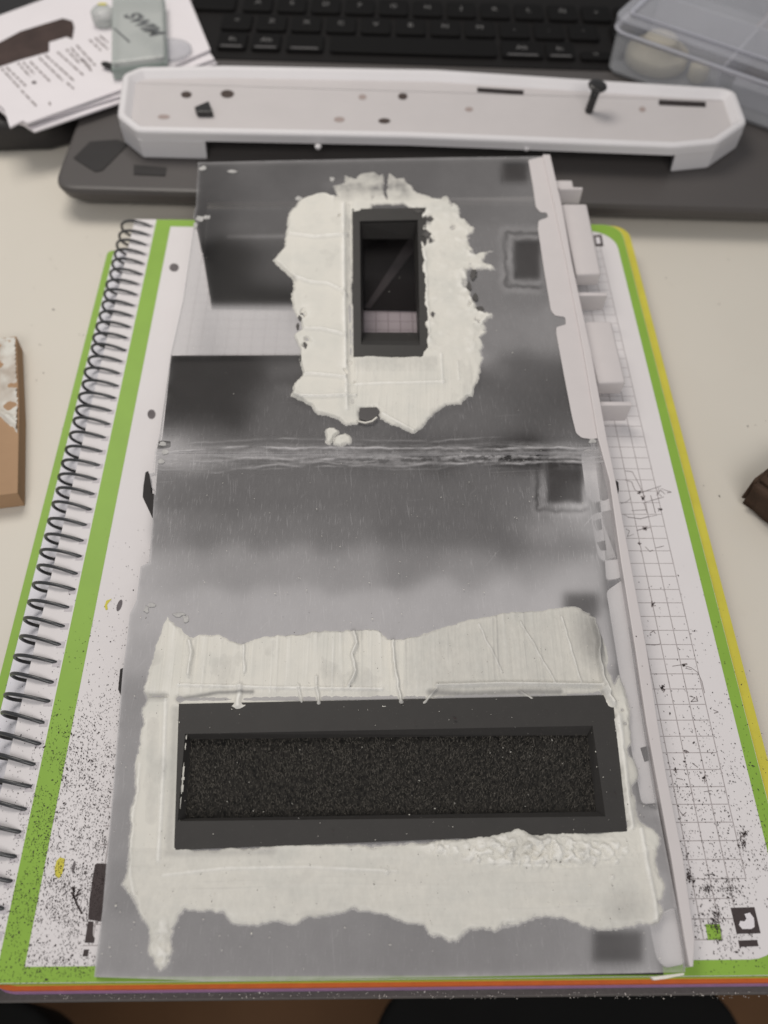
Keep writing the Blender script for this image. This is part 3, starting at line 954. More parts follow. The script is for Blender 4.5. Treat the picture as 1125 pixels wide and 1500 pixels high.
def filler(name, polys_px, step, rag, hfunc):
    polys = [lp(p) for p in polys_px]
    P = np.concatenate([np.array(p) for p in polys])
    m = .002
    xs = np.arange(P[:, 0].min() - m, P[:, 0].max() + m, step); ys = np.arange(P[:, 1].min() - m, P[:, 1].max() + m, step)
    Xg, Yg = np.meshgrid(xs, ys)
    PX, PY = loc2px(Xg, Yg)
    amp = rag(PX, PY)
    Xd = Xg + amp * (fbm(Xg / .0034, Yg / .0034, 5, 40) * 1.0); Yd = Yg + amp * (fbm(Xg / .0040, Yg / .0040, 5, 44) * 1.0)
    Xd = Xd + .00030 * fbm(Xg / .0008, Yg / .0008, 2, 47); Yd = Yd + .00030 * fbm(Xg / .0008, Yg / .0008, 2, 48)
    sd, _, _ = sdist(polys, Xd, Yd)
    H, thin = hfunc(PX, PY, Xg, Yg, sd)
    ew = .0005 + .0020 * np.clip(.25 + 1.3 * fbm(Xg / .011, Yg / .011, 3, 51), 0, 1)
    edge_n = np.clip(.55 + 1.2 * fbm(Xg / .0022, Yg / .0022, 4, 53), 0, 1)
    thin = np.maximum(thin, np.exp(-np.maximum(sd, 0) / (ew * .3)) * edge_n * np.clip(ew / .0024, .15, .75) * np.where(PY < 660, .5, .10))
    dirt = np.clip(fbm(Xg / .007, Yg / .010, 4, 57) - .10, 0, 1) * .8
    thin = np.maximum(thin, np.clip(dirt, 0, .28) * np.where(PY < 660, .25, .5))
    def blur(A, n):
        for _ in range(2):
            for ax in (0, 1):
                c_ = np.cumsum(np.pad(A, [(n + 1, n) if k_ == ax else (0, 0) for k_ in (0, 1)], mode='edge'), axis=ax)
                A = (np.take(c_, range(2 * n + 1, c_.shape[ax]), axis=ax) - np.take(c_, range(0, c_.shape[ax] - 2 * n - 1), axis=ax)) / (2 * n + 1)
        return A
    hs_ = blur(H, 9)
    s01 = np.clip(sd / ew, 0, 1)
    s01 = s01 * (2 - s01)
    H = H + .00012 * np.exp(-((sd - .0007) / .0005) ** 2) * np.clip(.4 + 1.5 * fbm(Xg / .004, Yg / .004, 3, 173), 0, 1.2)
    Z = np.where(sd > 0, .00003 + H * s01, np.maximum(sd * .5, -.0006))
    keep = sd > -step * 1.2
    o = link(name, grid_mesh(name, Xg, Yg, Z, keep, {'thin': thin, 'crest_highlight': np.clip((H - hs_) / .00032, 0, 1) * np.clip(sd / .0004, 0, 1)}), 'filler', panel, True)
    return o


def h_upper(px, py, X, Y, sd):
    H = .00040 + .00016 * fbm(X / .014, Y / .014, 2, 1) + .00003 * fbm(X / .0016, Y / .004, 2, 2)
    left = 1 / (1 + np.exp((px - 505) / 3))
    H += left * .00035
    # knife steps across the left band: each pull ends in a raised lip
    for pts in ([(432, 408), (455, 416), (480, 418), (500, 428), (506, 434)], [(446, 484), (470, 484), (495, 490), (506, 494)], [(446, 550), (470, 551), (505, 555)], [(430, 582), (470, 583), (520, 580)], [(425, 345), (460, 350), (508, 346)]):
        d = polyd(px, py, pts)
        ys_ = np.interp(px, [p[0] for p in pts], [p[1] for p in pts])
        inside = (px > pts[0][0] - 4) & (px < pts[-1][0] + 3)
        H += np.where(inside, .0008 * np.exp(-(d / 2.6) ** 2) + .00030 * np.exp(-np.clip(ys_ - py, 0, 60) / 22) * (py < ys_), 0)
    # channel and ridge beside the window
    d = polyd(px, py, [(503, 300), (504, 430), (508, 600)])
    H += .00055 * np.exp(-(d / 2.6) ** 2)
    d = polyd(px, py, [(511, 300), (512, 430), (516, 590)])
    H -= .00055 * np.exp(-(d / 5.0) ** 2)
    d = polyd(px, py, [(506, 565), (560, 562), (650, 560)]); H += .00045 * np.exp(-(d / 2.2) ** 2)
    d = polyd(px, py, [(646, 520), (648, 562)]); H += .00035 * np.exp(-(d / 2.0) ** 2)
    d = polyd(px, py, [(670, 530), (672, 556)]); H += .00025 * np.exp(-(d / 1.8) ** 2)
    d = polyd(px, py, [(560, 606), (606, 632)]); H += .0005 * np.exp(-(d / 2.2) ** 2)
    d = polyd(px, py, [(621, 370), (624, 430), (628, 500)]); H += .0006 * np.exp(-(d / 3) ** 2)
    low = 1 / (1 + np.exp(-(py - 524) / 2)) * (px > 518)
    H += low * .00010 * streaks(X / .0010, Y / .02, 3, 6) - low * .0001
    right = 1 / (1 + np.exp(-(px - 628) / 4)) / (1 + np.exp((py - 520) / 4))
    rough = .0007 * np.maximum(fbm(X / .0036, Y / .0036, 3, 9), -.35)
    rim = np.exp(-np.maximum(sd, 0) / .0035)
    H += right * rough * (.18 + 1.5 * rim)
    top = 1 / (1 + np.exp((py - 296) / 4)) * (px > 490)
    H = H * (1 - .45 * top)
    # pits torn open
    for (x, y, r, dd) in ((690, 404, 6, 2), (686, 418, 6, 2), (692, 428, 5, 2), (624, 347, 6, 2), (634, 352, 4, 2), (629, 322, 6, 2), (612, 312, 5, 2), (702, 452, 5, 2), (634, 460, 3, 2), (664, 334, 3, 2), (680, 412, 4, 2), (445, 460, 4, 2), (452, 500, 4, 2), (446, 508, 4, 2),
                         (690, 446, 3, 2), (548, 290, 3, 1), (498, 318, 2, 2), (506, 545, 2.5, 2), (512, 532, 3, 2), (520, 560, 2, 2), (700, 470, 3, 2), (652, 610, 9, .35)):
        qx = px + 5 * fbm(X / .0022, Y / .0022, 3, 301); qy = py + 5 * fbm(X / .0022, Y / .0022, 3, 302)
        H -= .0011 * dd / 2 * np.exp(-(((qx - x) ** 2 + (qy - y) ** 2) / r ** 2) ** 1.5)
    kn = streaks(Y / .0011, X / .03, 4, 141) * left * .6 + streaks(X / .0009, Y / .02, 4, 143) * low
    H += .00007 * kn
    thin0 = np.clip(kn - .2, 0, 1) * .3
    thin = top * (.30 + .7 * np.clip(fbm(X / .004, Y / .004, 3, 15) + .3, 0, 1)) * np.clip((300 - py) / 25, 0, 1)
    d = polyd(px, py, [(511, 320), (513, 430), (516, 520)]); thin = np.maximum(thin, .22 * np.exp(-(d / 6) ** 2))
    thin = np.maximum(thin, .2 * low * np.clip(1 - (py - 524) / 30, 0, 1) * (px < 640))
    thin = np.maximum(thin, .35 * np.exp(-(((px - 648) / 16) ** 2 + ((py - 606) / 9) ** 2)))
    return np.maximum(H, -.0004), np.maximum(thin, thin0)


def h_lower(px, py, X, Y, sd):
    H = .00032 + .00014 * fbm(X / .016, Y / .016, 2, 101) + .00002 * fbm(X / .0015, Y / .002, 2, 102)
    topm = 1 / (1 + np.exp((py - 1018) / 3))
    left_u = 1 / (1 + np.exp((px - 600) / 40))
    # trowel marks pulled towards the viewer
    H += topm * (.00034 * streaks(X / .0012, Y / .05, 4, 103) + .0001 * streaks(X / .005, Y / .05, 2, 113)) * (.45 + .75 * left_u)
    H += topm * left_u * .00025
    for pts, hh, w in (([(518, 928), (522, 945), (516, 960), (520, 985), (512, 1005)], .0006, 2.2), ([(575, 940), (579, 985), (588, 1030)], .0006, 2.0), ([(357, 935), (358, 985)], .0004, 1.8),
                       ([(278, 940), (281, 960), (276, 990)], .0005, 2), ([(762, 912), (790, 960), (812, 1000)], .00030, 1.6), ([(822, 905), (850, 1000)], .0003, 1.6), ([(700, 915), (735, 985)], .00022, 1.5),
                       ([(866, 905), (876, 935), (878, 975), (884, 1000), (892, 1015)], .0009, 3.0), ([(884, 1010), (898, 1030)], .0008, 4),
                       ([(640, 1005), (740, 1002), (880, 1004)], .0005, 2.2), ([(262, 1004), (400, 1008), (560, 1010)], .00025, 2.2),
                       ([(463, 993), (466, 1030)], .0004, 2.2), ([(438, 1005), (442, 1032)], .0004, 1.8), ([(640, 1010), (622, 1030)], .0003, 1.5), ([(760, 1012), (782, 1026)], .0003, 1.5), ([(352, 1006), (349, 1034)], .0004, 4)):
        H += 2.6 * hh * np.exp(-(polyd(px + 2.5 * fbm(X / .003, Y / .003, 2, 151), py, pts) / w) ** 2)
    # gutter along the frame edge
    H -= (.00045 * np.exp(-((py - 1022 + (px - 560) * .008) / 7) ** 2) * (px > 262) * (px < 880))
    # left upright strip
    d = polyd(px, py, [(243, 1025), (240, 1120), (236, 1200), (232, 1260)]); H += .0006 * np.exp(-(d / 3.2) ** 2) * (py > 1015)
    d = polyd(px, py, [(205, 1120), (194, 1200), (190, 1270), (196, 1310)]); H += .0004 * np.exp(-(d / 3.5) ** 2)
    d = polyd(px, py, [(262, 1040), (256, 1130), (250, 1240)]); H -= .0003 * np.exp(-(d / 7) ** 2) * (py > 1036)
    d = polyd(px, py, [(212, 1020), (245, 1020)]); H -= .0006 * np.exp(-(d / 2.2) ** 2)
    # bottom band
    bot = 1 / (1 + np.exp(-(py - 1238) / 4))
    H += bot * (.00008 * streaks(Y / .0022, X / .05, 3, 105) + .00012)
    d = polyd(px, py, [(240, 1282), (330, 1272), (450, 1270), (580, 1276)]); H += .00035 * np.exp(-(d / 3) ** 2)
    lum = np.exp(-(((px - 790) / 130) ** 2 + ((py - 1246) / 24) ** 2) ** 1.5)
    lum = np.maximum(lum, .7 * np.exp(-(((px - 650) / 30) ** 2 + ((py - 1243) / 12) ** 2)))
    nb_ = np.abs(fbm(X / .0026, Y / .0022, 3, 107))
    H += lum * (.0030 * nb_ + .0002)
    H += lum * .0008 * np.abs(fbm(X / .0013, Y / .0013, 3, 161))
    for (x, y, r) in ((566, 1278, 3.5), (747, 1254, 4), (735, 1246, 4), (720, 1262, 4), (868, 1265, 3), (896, 1285, 2.5), (902, 1262, 4), (800, 1268, 4), (770, 1262, 4), (840, 1258, 4), (700, 1260, 3), (815, 1240, 5), (780, 1235, 5), (860, 1240, 5)):
        H += .0008 * np.exp(-((px - x) ** 2 + (py - y) ** 2) / r ** 2)
    d = polyd(px, py, [(938, 1215), (945, 1260), (958, 1320), (960, 1345)]); H += .0007 * np.exp(-(d / 4) ** 2)
    d = polyd(px, py, [(905, 1050), (912, 1110), (917, 1160), (924, 1210)]); H += .0010 * np.exp(-(d / 5) ** 2)
    spike = np.exp(-(((px - 238) / 22) ** 2 + ((py - 1385) / 38) ** 2) ** 2)
    H += spike * .0012 * np.maximum(fbm(X / .0022, Y / .0022, 3, 109) + .1, -.3)
    rim = np.exp(-np.maximum(sd, 0) / .0009) * (px < 225)
    H += rim * .0005 * np.clip(fbm(X / .003, Y / .003, 3, 111) + .4, 0, 1)
    for (x, y, r) in ((876, 1018, 4), (262, 1024, 4), (916, 1060, 2.5), (912, 1040, 2)):
        H -= .0012 * np.exp(-((px - x) ** 2 + (py - y) ** 2) / r ** 2)
    # scraped thin; bottom band also greyed for its dimmer light
    thin = .08 * bot * (1 - lum) + .07 * np.clip(streaks(Y / .0016, X / .02, 4, 131) + .1, 0, 1) * bot
    streak = streaks(X / .0007, Y / .03, 4, 133)
    H += topm * .00016 * streak
    thin = np.maximum(thin, topm * np.clip(streak - .16, 0, 1) * (.12 + .75 * (px > 590)))
    bstreak = streaks(Y / .0009, X / .04, 4, 135)
    H += bot * (1 - lum) * .00006 * bstreak
    thin = np.maximum(thin, bot * np.clip(bstreak - .2, 0, 1) * .4)
    g = 1 / (1 + np.exp(-(px - 845 - (py - 920) * .25) / 14)) * np.exp(-((py - 935) / 55) ** 2) * (px < 882 + (py - 930) * .12)
    thin = np.maximum(thin, .85 * g)
    thin = np.maximum(thin, .19 * topm / (1 + np.exp(-(px - 600) / 12)))
    d = polyd(px, py, [(630, 1014), (680, 1017), (760, 1014), (820, 1014)]); thin = np.maximum(thin, .75 * np.exp(-(d / 6) ** 2))
    d = polyd(px, py, [(262, 1024), (290, 1020), (320, 1015), (370, 1014)]); thin = np.maximum(thin, .75 * np.exp(-(d / 3) ** 2))
    d = polyd(px, py, [(420, 1028), (560, 1030), (880, 1016)]); thin = np.maximum(thin, .45 * np.exp(-(d / 5) ** 2))
    d = polyd(px, py, [(258, 1040), (254, 1130), (248, 1250)]); thin = np.maximum(thin, .30 * np.exp(-(d / 7) ** 2) * (py > 1030))
    d = polyd(px, py, [(245, 1250), (400, 1247)]); thin = np.maximum(thin, .35 * np.exp(-(d / 8) ** 2))
    d = polyd(px, py, [(225, 1060), (222, 1200)]); thin = np.maximum(thin, .14 * np.exp(-(d / 10) ** 2))
    d = polyd(px, py, [(212, 1021), (240, 1021)]); thin = np.maximum(thin, .45 * np.exp(-(d / 6) ** 2))
    thin = np.maximum(thin, .34 * np.exp(-(((px - 915) / 40) ** 2 + ((py - 1330) / 34) ** 2)))
    thin = np.maximum(thin, .28 * np.exp(-(((px - 470) / 40) ** 2 + ((py - 1340) / 8) ** 2)))
    d = polyd(px, py, [(930, 1060), (935, 1200)]); thin = np.maximum(thin, .25 * np.exp(-(d / 12) ** 2))
    return np.maximum(H, -.0003), thin


filler('filler_patch', [U_OUT, U_HOLE] + U_BLOB, .00026, lambda x, y: .0009 + .0016 / (1 + np.exp(-(x - 625) / 8)) / (1 + np.exp((y - 520) / 8)), h_upper)
filler('filler_patch', [L_OUT, L_HOLE], .00027, lambda x, y: .0010 + .0004 / (1 + np.exp(-(y - 1325) / 8)), h_lower)
# dark curled shaving caught at the bottom of the upper patch
prism('shaving', lp([(527, 598), (552, 597), (556, 603), (551, 612), (538, 618), (526, 614)], .0003), .0002, .0006, 'dark_strip', panel, .0001)
V, Fc = tube_bm([(*pp(x, y, .0008), .0008 + dz) for x, y, dz in ((524, 617, 0), (535, 620, .0002), (545, 618, .0004), (552, 612, .0003))], .00035, 6)
link('shaving', mesh('shaving', V, Fc), 'chip', panel, True)
# loose sliver at the near right corner
prism('sliver', lp([(953, 1431), (1002, 1425), (1003, 1428), (975, 1434), (958, 1436)], .0004), -.0010, .0005, 'chip', panel, .0002)

# torn dark bits round the upper patch, pale chips along the worn edges


def scrap_poly(x, y, rx, ry, n=9):
    return [(x + rx * (1 + random.uniform(-.45, .35)) * math.cos(2 * math.pi * i / n), y + ry * (1 + random.uniform(-.45, .35)) * math.sin(2 * math.pi * i / n)) for i in range(n)]


MAT['torn'] = simple('torn_grey_film', (.085, .08, .077), .7, .3, .6, 500, .4, 900)
for (x, y, rx, ry) in ((693, 402, 5, 7), (687, 420, 4, 7), (696, 436, 4, 5), (703, 452, 7, 3), (625, 344, 6, 5), (631, 353, 3, 5), (629, 320, 6, 3), (611, 309, 6, 3), (441, 464, 4, 5), (436, 478, 2, 5), (447, 508, 3, 8), (441, 524, 3, 4),
                       (634, 461, 2, 4)):
    prism('torn_film', lp(scrap_poly(x, y, rx, ry, 13), .0005), .0001, .0005 + random.uniform(-.0002, .0003), 'torn', panel)
for (x, y, rx, ry) in ((297, 246, 6, 3), (340, 251, 7, 2.5), (292, 320, 6, 4), (303, 318, 5, 3), (286, 330, 3, 5), (238, 650, 6, 3), (242, 662, 5, 5), (236, 676, 4, 4), (214, 893, 4, 5), (222, 886, 6, 3), (272, 906, 5, 5), (262, 900, 9, 3),
                       (868, 646, 6, 3), (690, 384, 4, 3), (486, 262, 4, 3), (438, 290, 5, 3)):
    prism('pale_chip', lp(scrap_poly(x, y, rx, ry), .0003), .00005, .0003, 'chipgrey', panel)

# ------------------------------------------------------------------ rail with clips
rl = [(795, 226), (812, 300), (830, 384), (855, 515), (876, 641), (893, 704), (910, 824), (930, 947), (947, 1060), (960, 1132), (983, 1255), (1003, 1377), (1010, 1416)]
rr_ = [(806, 226), (823, 300), (838, 384), (866, 515), (889, 641), (902, 704), (924, 824), (947, 947), (964, 1060), (976, 1132), (1001, 1255), (1018, 1377), (1016, 1416)]
rail_poly = [pp(x, y, .0012) for x, y in rl] + [pp(x, y, .0012) for x, y in rr_[::-1]]
rail = prism('rail', rail_poly, -.0035, .0012, 'rail', panel, .0003)
# notched white flange lying on the plate along the rail (far half)
fl_px = [(774, 234), (798, 229), (803, 262), (815, 312), (833, 390), (858, 515), (879, 641), (868, 643), (852, 641), (844, 634), (838, 610), (826, 548), (815, 488), (815, 479), (829, 475), (828, 464), (813, 462),
         (807, 454), (797, 395), (788, 335), (789, 323), (803, 318), (801, 311), (792, 311), (785, 303), (781, 275)]
prism('rail_flange', round_poly(lp(fl_px, .0004), .0008), .0001, .0004, 'rail', panel, .0001)
# white tabs under the plate (lower half)
for q in ([(851, 668), (856, 658), (884, 658), (894, 728), (888, 734), (866, 735), (858, 722)], [(866, 758), (872, 752), (898, 746), (912, 815), (908, 820), (884, 822), (876, 815)],
          [(888, 866), (914, 848), (935, 980), (950, 1080), (965, 1176), (940, 1178), (925, 1100), (908, 990)], [(870, 664), (884, 662), (896, 735), (912, 846), (888, 850), (882, 760)], [(950, 1350), (962, 1340), (988, 1328), (1004, 1412), (975, 1418), (962, 1405)]):
    prism('white_tab', round_poly(lp(q, -.0022), .0014), -.0030, -.0021, 'white_under', panel, .0001)
for q in ([(868, 764), (880, 760), (882, 775), (874, 778)], [(874, 795), (886, 792), (888, 806), (880, 806)], [(938, 1096), (952, 1092), (956, 1112), (944, 1116)], [(940, 1188), (966, 1186), (968, 1196), (942, 1198)]):
    prism('grey_stud', lp(q, -.0021), -.0021, -.0019, 'dark_strip', panel)


def clip_block(pts, z1, z0, rnd=.0010):
    """Block of the side clips: top face traced at z1, dropped to z0."""
    poly = lp(pts, z1)
    return prism('clip', poly, z0, z1, 'rail', panel, rnd, 3, True)


clip_block([(812, 264), (838, 264), (840, 274), (815, 274)], -.004, -.009, .0004)
clip_block([(818, 274), (853, 274), (854, 277), (819, 277)], -.0035, -.0115, .0003)
clip_block([(822, 298), (860, 298), (881, 401), (844, 402)], -.0045, -.0112)
clip_block([(846, 428), (889, 428), (890, 433), (847, 433)], -.0045, -.0130, .0003)
clip_block([(851, 470), (896, 470), (917, 560), (876, 561)], -.0045, -.0118)
clip_block([(878, 588), (925, 588), (926, 594), (880, 594)], -.0045, -.0140, .0003)
# tiny screw lug on rail shadow side
# ------------------------------------------------------------------ added stand-ins under the panel
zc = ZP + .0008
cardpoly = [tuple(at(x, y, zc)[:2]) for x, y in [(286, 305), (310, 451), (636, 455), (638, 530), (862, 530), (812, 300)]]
bc = prism('added_black_card', cardpoly, ZP + .0003, zc, 'added_black_card')  # dark reflection of the laptop screen put in as a black sheet
tag(bc, 'added black card under the far half of the clear panel, standing in for a dark reflection', 'card')
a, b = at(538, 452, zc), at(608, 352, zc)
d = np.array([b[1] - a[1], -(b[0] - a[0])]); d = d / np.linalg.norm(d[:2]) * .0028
st = prism('dark_strip', [(a[0] - d[0] * .4, a[1] - d[1] * .4), (a[0] + d[0] * .4, a[1] + d[1] * .4), (b[0] + d[0], b[1] + d[1]), (b[0] - d[0], b[1] - d[1])], zc + .0001, zc + .0004, 'dark_strip')  # light streak put in as a paler strip
tag(st, 'added narrow grey strip standing in for the slanting light streak in the upper window', 'strip')

# ================================================================== TRAY
ZT0, ZT = .016, .031
tray = empty('plastic_tray', (.02, .215, ZT0))
tag(tray, 'long white plastic tray with screw holes lying across the laptop palm rest', 'tray')


def tl(x, y, z):
    p = at(x, y, z)
    return (p[0] - .02, p[1] - .215, z - ZT0)


top_out0 = [(206, 97), (330, 95), (640, 101), (900, 118), (1062, 128), (1078, 134), (1094, 178), (1052, 207), (990, 213), (600, 198), (300, 192), (200, 190), (172, 168), (180, 108)]



TP = round_poly([tl(x, y, ZT)[:2] for x, y in top_out0], .0026)


def inset(P, d):
    n = len(P); out = []
    area2 = sum(P[i][0] * P[(i + 1) % n][1] - P[(i + 1) % n][0] * P[i][1] for i in range(n))
    sg = 1 if area2 > 0 else -1
    for i in range(n):
        a, b, c_ = P[i - 1], P[i], P[(i + 1) % n]
        e1 = (b - a) / np.linalg.norm(b - a); e2 = (c_ - b) / np.linalg.norm(c_ - b)
        n1 = np.array([-e1[1], e1[0]]) * sg; n2 = np.array([-e2[1], e2[0]]) * sg
        m = (n1 + n2); m = m / max(1e-9, m @ n1)
        out.append(b + m * d)
    return np.array(out)


def ringz(P, z): return [(p[0], p[1], z) for p in P]


T = ZT - ZT0
rings = [ringz(inset(TP, .0006), T - .0052), ringz(inset(TP, -.0003), T - .0050), ringz(inset(TP, -.0003), T - .0014), ringz(TP, T - .0007), ringz(inset(TP, .0007), T - .0001), ringz(inset(TP, .0012), T), ringz(inset(TP, .0026), T),
         ringz(inset(TP, .0032), T - .0004), ringz(inset(TP, .0056), T - .0034)]
body = loft('tray_body', rings, 'tray', tray, smooth=False)
floor_ = link('tray_floor', mesh('tray_floor', ringz(inset(TP, .0056), T - .0034), [tuple(range(len(TP)))]), 'tray_floor', tray)
link('tray_underside', mesh('tray_underside', ringz(inset(TP, .0006), T - .0052), [tuple(range(len(TP)))][::-1]), 'tray', tray)


def leg(pts):
    P = np.array([tl(x, y, ZT)[:2] for x, y in pts])
    return loft('leg', [ringz(inset(P, .0012), .0001), ringz(inset(P, .0004), .0012), ringz(P, T - .0050)], 'tray', tray, True, True)


leg([(180, 108), (206, 97), (300, 95.5), (298, 193), (200, 190.6), (172, 168.6)])
leg([(1000, 124), (1062, 128.5), (1078, 134.5), (1094, 178), (1052, 206.6), (994, 212.4)])
ZF = ZT - .0034 + .0001


def tray_mark(name, pts, mat='holedisc'):
    V = [tl(x, y, ZF) for x, y in pts]
    return link(name, mesh(name, V, [tuple(range(len(V)))]), mat, tray)


MAT['soft_hole'] = simple('shallow_hole', (.34, .28, .265), .8, .1, .2, 200)
MAT['dark_slot'] = simple('dark_slot', (.035, .03, .03), .8, .1, .2, 200)
for (x, y, rx, ry, mt) in ((273, 138.5, 8, 5, 'holedisc'), (333, 137.5, 10, 6, 'holedisc'), (240, 171, 9, 3.5, 'soft_hole'), (531, 142, 6, 4, 'soft_hole'), (590, 141, 7, 5, 'holedisc'), (497, 175, 8, 4, 'soft_hole'), (563, 177, 9, 4, 'holedisc'), (687, 160, 6, 3.5, 'soft_hole'), (941, 160, 5, 4, 'soft_hole')):
    tray_mark('screw_hole', disc_pts(x, y, rx, ry), mt)
tray_mark('slot', [(699, 128), (767, 132), (767, 139), (699, 135)], 'dark_slot')
tray_mark('slot', [(965, 146), (1034, 149), (1034, 157), (965, 154)], 'dark_slot')
for (x, y) in ((466, 216), (771, 218)):
    p = tl(x, y, ZT - .0048)
    lathe('nub', [(.0013, -.0006), (.0015, .001)], 'tray', tray, 12, p)
# dark triangular scrap lying in the tray
P = [tl(x, y, ZF) for x, y in ((286, 165), (307, 156), (313, 172), (290, 172))]
o = prism('plastic_scrap', [(p[0] + .02, p[1] + .215) for p in P], ZF + .0001, ZF + .003, 'screw', None, .0004)
tag(o, 'small dark triangular scrap lying near the left end of the white tray', 'scrap')
# screw standing in the tray
b = at(862, 164, ZF)
sc = empty('screw', (b[0], b[1], ZF), (math.radians(4), math.radians(5), 0))
tag(sc, 'black screw standing head up in the white tray', 'screw')
lathe('shaft', [(.0016, 0), (.0021, .001), (.0017, .002), (.0021, .003), (.0017, .004), (.0021, .005), (.0017, .006), (.0021, .007), (.0019, .008), (.0021, .0115)], 'screw', sc, 14)
lathe('head', [(.0021, .0112), (.0042, .0130), (.0046, .0138), (.0042, .0144), (.002, .0147)], 'screw', sc, 20)

# ================================================================== LAPTOP
lap = empty('laptop', (0, .16, 0), (0, 0, math.radians(-1.5)))
tag(lap, 'dark grey laptop with black keyboard behind the notebook under the white tray', 'laptop')
LW0, LW1 = -.1560, .225
base_poly = rounded(LW0, LW1, .0035, .25, .010, 6)
bp = np.array(base_poly)
loft('base', [ringz(inset(bp, .010), .0012), ringz(inset(bp, .002), .009), ringz(bp, .0135), ringz(inset(bp, .0006), .0155), ringz(inset(bp, .002), .016)], 'laptop', lap, True, True)
deck = prism('keyboard_deck', rounded(LW0 + .045, LW1 - .012, .1165, .245, .004), .0161, .0166, 'deck', lap)
kx0 = -.1005


def key(x, y, w, d, legend=None, strip=False):
    o = prism('key', rounded(x - w / 2, x + w / 2, y - d / 2, y + d / 2, .0015, 2), .0167, .0185, 'key', lap, .0005, 2)
    if legend:
        cu = bpy.data.curves.new('legend', 'FONT')
        cu.body = legend; cu.size = .0052; cu.align_x = 'CENTER'; cu.align_y = 'CENTER'
        tmp = bpy.data.objects.new('legend_tmp', cu); COL.objects.link(tmp)
        me = bpy.data.meshes.new_from_object(tmp)
        bpy.data.objects.remove(tmp)
        lg = link('legend', me, 'legend', o)
        lg.location = (x, y + .0010, .01855)
    if strip:  # light on the front bevel painted as a pale strip
        MATN = 'glint_strip'
        if MATN not in MAT: MAT[MATN] = simple('key_glint', (.10, .095, .095), .4, .5, .1, 60)
        link('key_glint', mesh('key_glint', [(x - w * .36, y - d * .42, .01856), (x + w * .36, y - d * .42, .01856), (x + w * .36, y - d * .33, .01856), (x - w * .36, y - d * .33, .01856)], [(0, 1, 2, 3)]), MATN, o)


def kpos(px, py):
    p = at(px, py, .0185)
    q_ = lap.matrix_basis.inverted() @ Vector(p)
    return q_.x, q_.y


pitch = .0192
x1, y1 = kpos(398, 32)
for i, ch in enumerate('<ZXCVBNM,.-'):
    key(x1 + (i - 1) * pitch, y1, .0165, .0165, ch)
key(x1 + 10.45 * pitch, y1, .0165 * 1.5, .0165)
key(x1 + 11.9 * pitch, y1, .0165, .0165)
x2, y2 = kpos(378, 4)
for i, ch in enumerate('ASDFGHJKLÑ'):
    key(x2 + i * pitch, y2, .0165, .0165, ch)
key(x2 - 1.3 * pitch, y2, .025, .0165)
for k_, ch in enumerate(('+', 'Ç', '/')):
    key(x2 + (10 + k_) * pitch, y2, .0165, .0165, ch)
y3 = y1 - .0200
for px_, w, lg in ((340, .0155, '⊞'), (390, .0155, 'Alt'), (447, .020, ''), (763, .0225, 'Alt'), (818, .0155, 'fn')):
    xk, _ = kpos(px_, 60)
    key(xk, y3, w, .0165, {'⊞': 'fn'}.get(lg, lg) or None, True)
xa, _ = kpos(475, 60); xb, _ = kpos(735, 60)
key((xa + xb) / 2, y3, (xb - xa) * .93, .0165)
xk, _ = kpos(872, 76)
key(xk, y3 - .0045, .0165, .0078, '<')
key(xk + pitch, y3 - .0045, .0165, .0078, 'v')
key(xk + pitch * 2, y3 - .0045, .0165, .0078, '>')
key(x1 + 12.9 * pitch, y1, .0165, .0165)


def on_lap(pts, z=.0161):
    out = []
    for x, y in pts:
        q_ = lap.matrix_basis.inverted() @ Vector(at(x, y, z)); out.append((q_.x, q_.y))
    return out


prism('sticker', on_lap([(108, 232), (132, 208), (172, 205), (188, 212), (150, 250), (140, 252), (128, 245)]), .01605, .0164, 'sticker', lap)
prism('sticker', on_lap([(196, 242), (244, 246), (242, 258), (196, 256)]), .01605, .0164, 'sticker', lap)

# ================================================================== LEFT BACK: slab, leaflets, clear case
zs = .0165
sl = prism('tablet', [tuple(at(x, y, zs)[:2]) for x, y in [(-160, -90), (70, -60), (100, -8), (160, 100), (130, 150), (92, 172), (60, 180), (-20, 182), (-160, 140)]], .0008, zs, 'slab', None, .003, 3, True)
tag(sl, 'black slab on the desk under the stack of white leaflets', 'tablet')


def leaflet(pts, z, label):
    o = prism('leaflet', [tuple(at(x, y, z)[:2]) for x, y in pts], z - .0011, z, 'paper', None, .0002)
    return tag(o, label, 'leaflet', 'white leaflets stacked beside the laptop')


l3 = leaflet([(-60, 118), (150, 25), (262, 40), (318, 92), (282, 104), (180, 148), (50, 192), (40, 186)], .0205, 'lowest white leaflet of the stack, its edge just peeking out near the tray')
l2 = leaflet([(-60, 112), (100, -10), (240, -20), (314, 86), (280, 98), (190, 136), (36, 182), (20, 178)], .0222, 'middle white leaflet of the stack, only its near edge showing')
l1 = leaflet([(-60, 40), (0, 22), (98, -14), (270, -20), (308, 72), (262, 92), (185, 128), (40, 180), (33, 176), (14, 186), (6, 160), (-60, 100)], .0240, 'topmost white leaflet with a dark picture and tilted lines of text')


def on_leaf(name, pts, mat, dz=.00012):
    V = [tuple(at(x, y, .0240)[:2]) + (.0240 + dz,) for x, y in pts]
    return link(name, mesh(name, V, [tuple(range(len(V)))]), mat, l1)


on_leaf('printed_picture', [(-40, 76), (0, 62), (30, 46), (72, 33), (92, 27), (106, 31), (109, 40), (106, 58), (98, 54), (72, 62), (72, 76), (30, 88), (0, 98), (-40, 110)], 'picture')
V = []; Fc = []
LZ = .02414


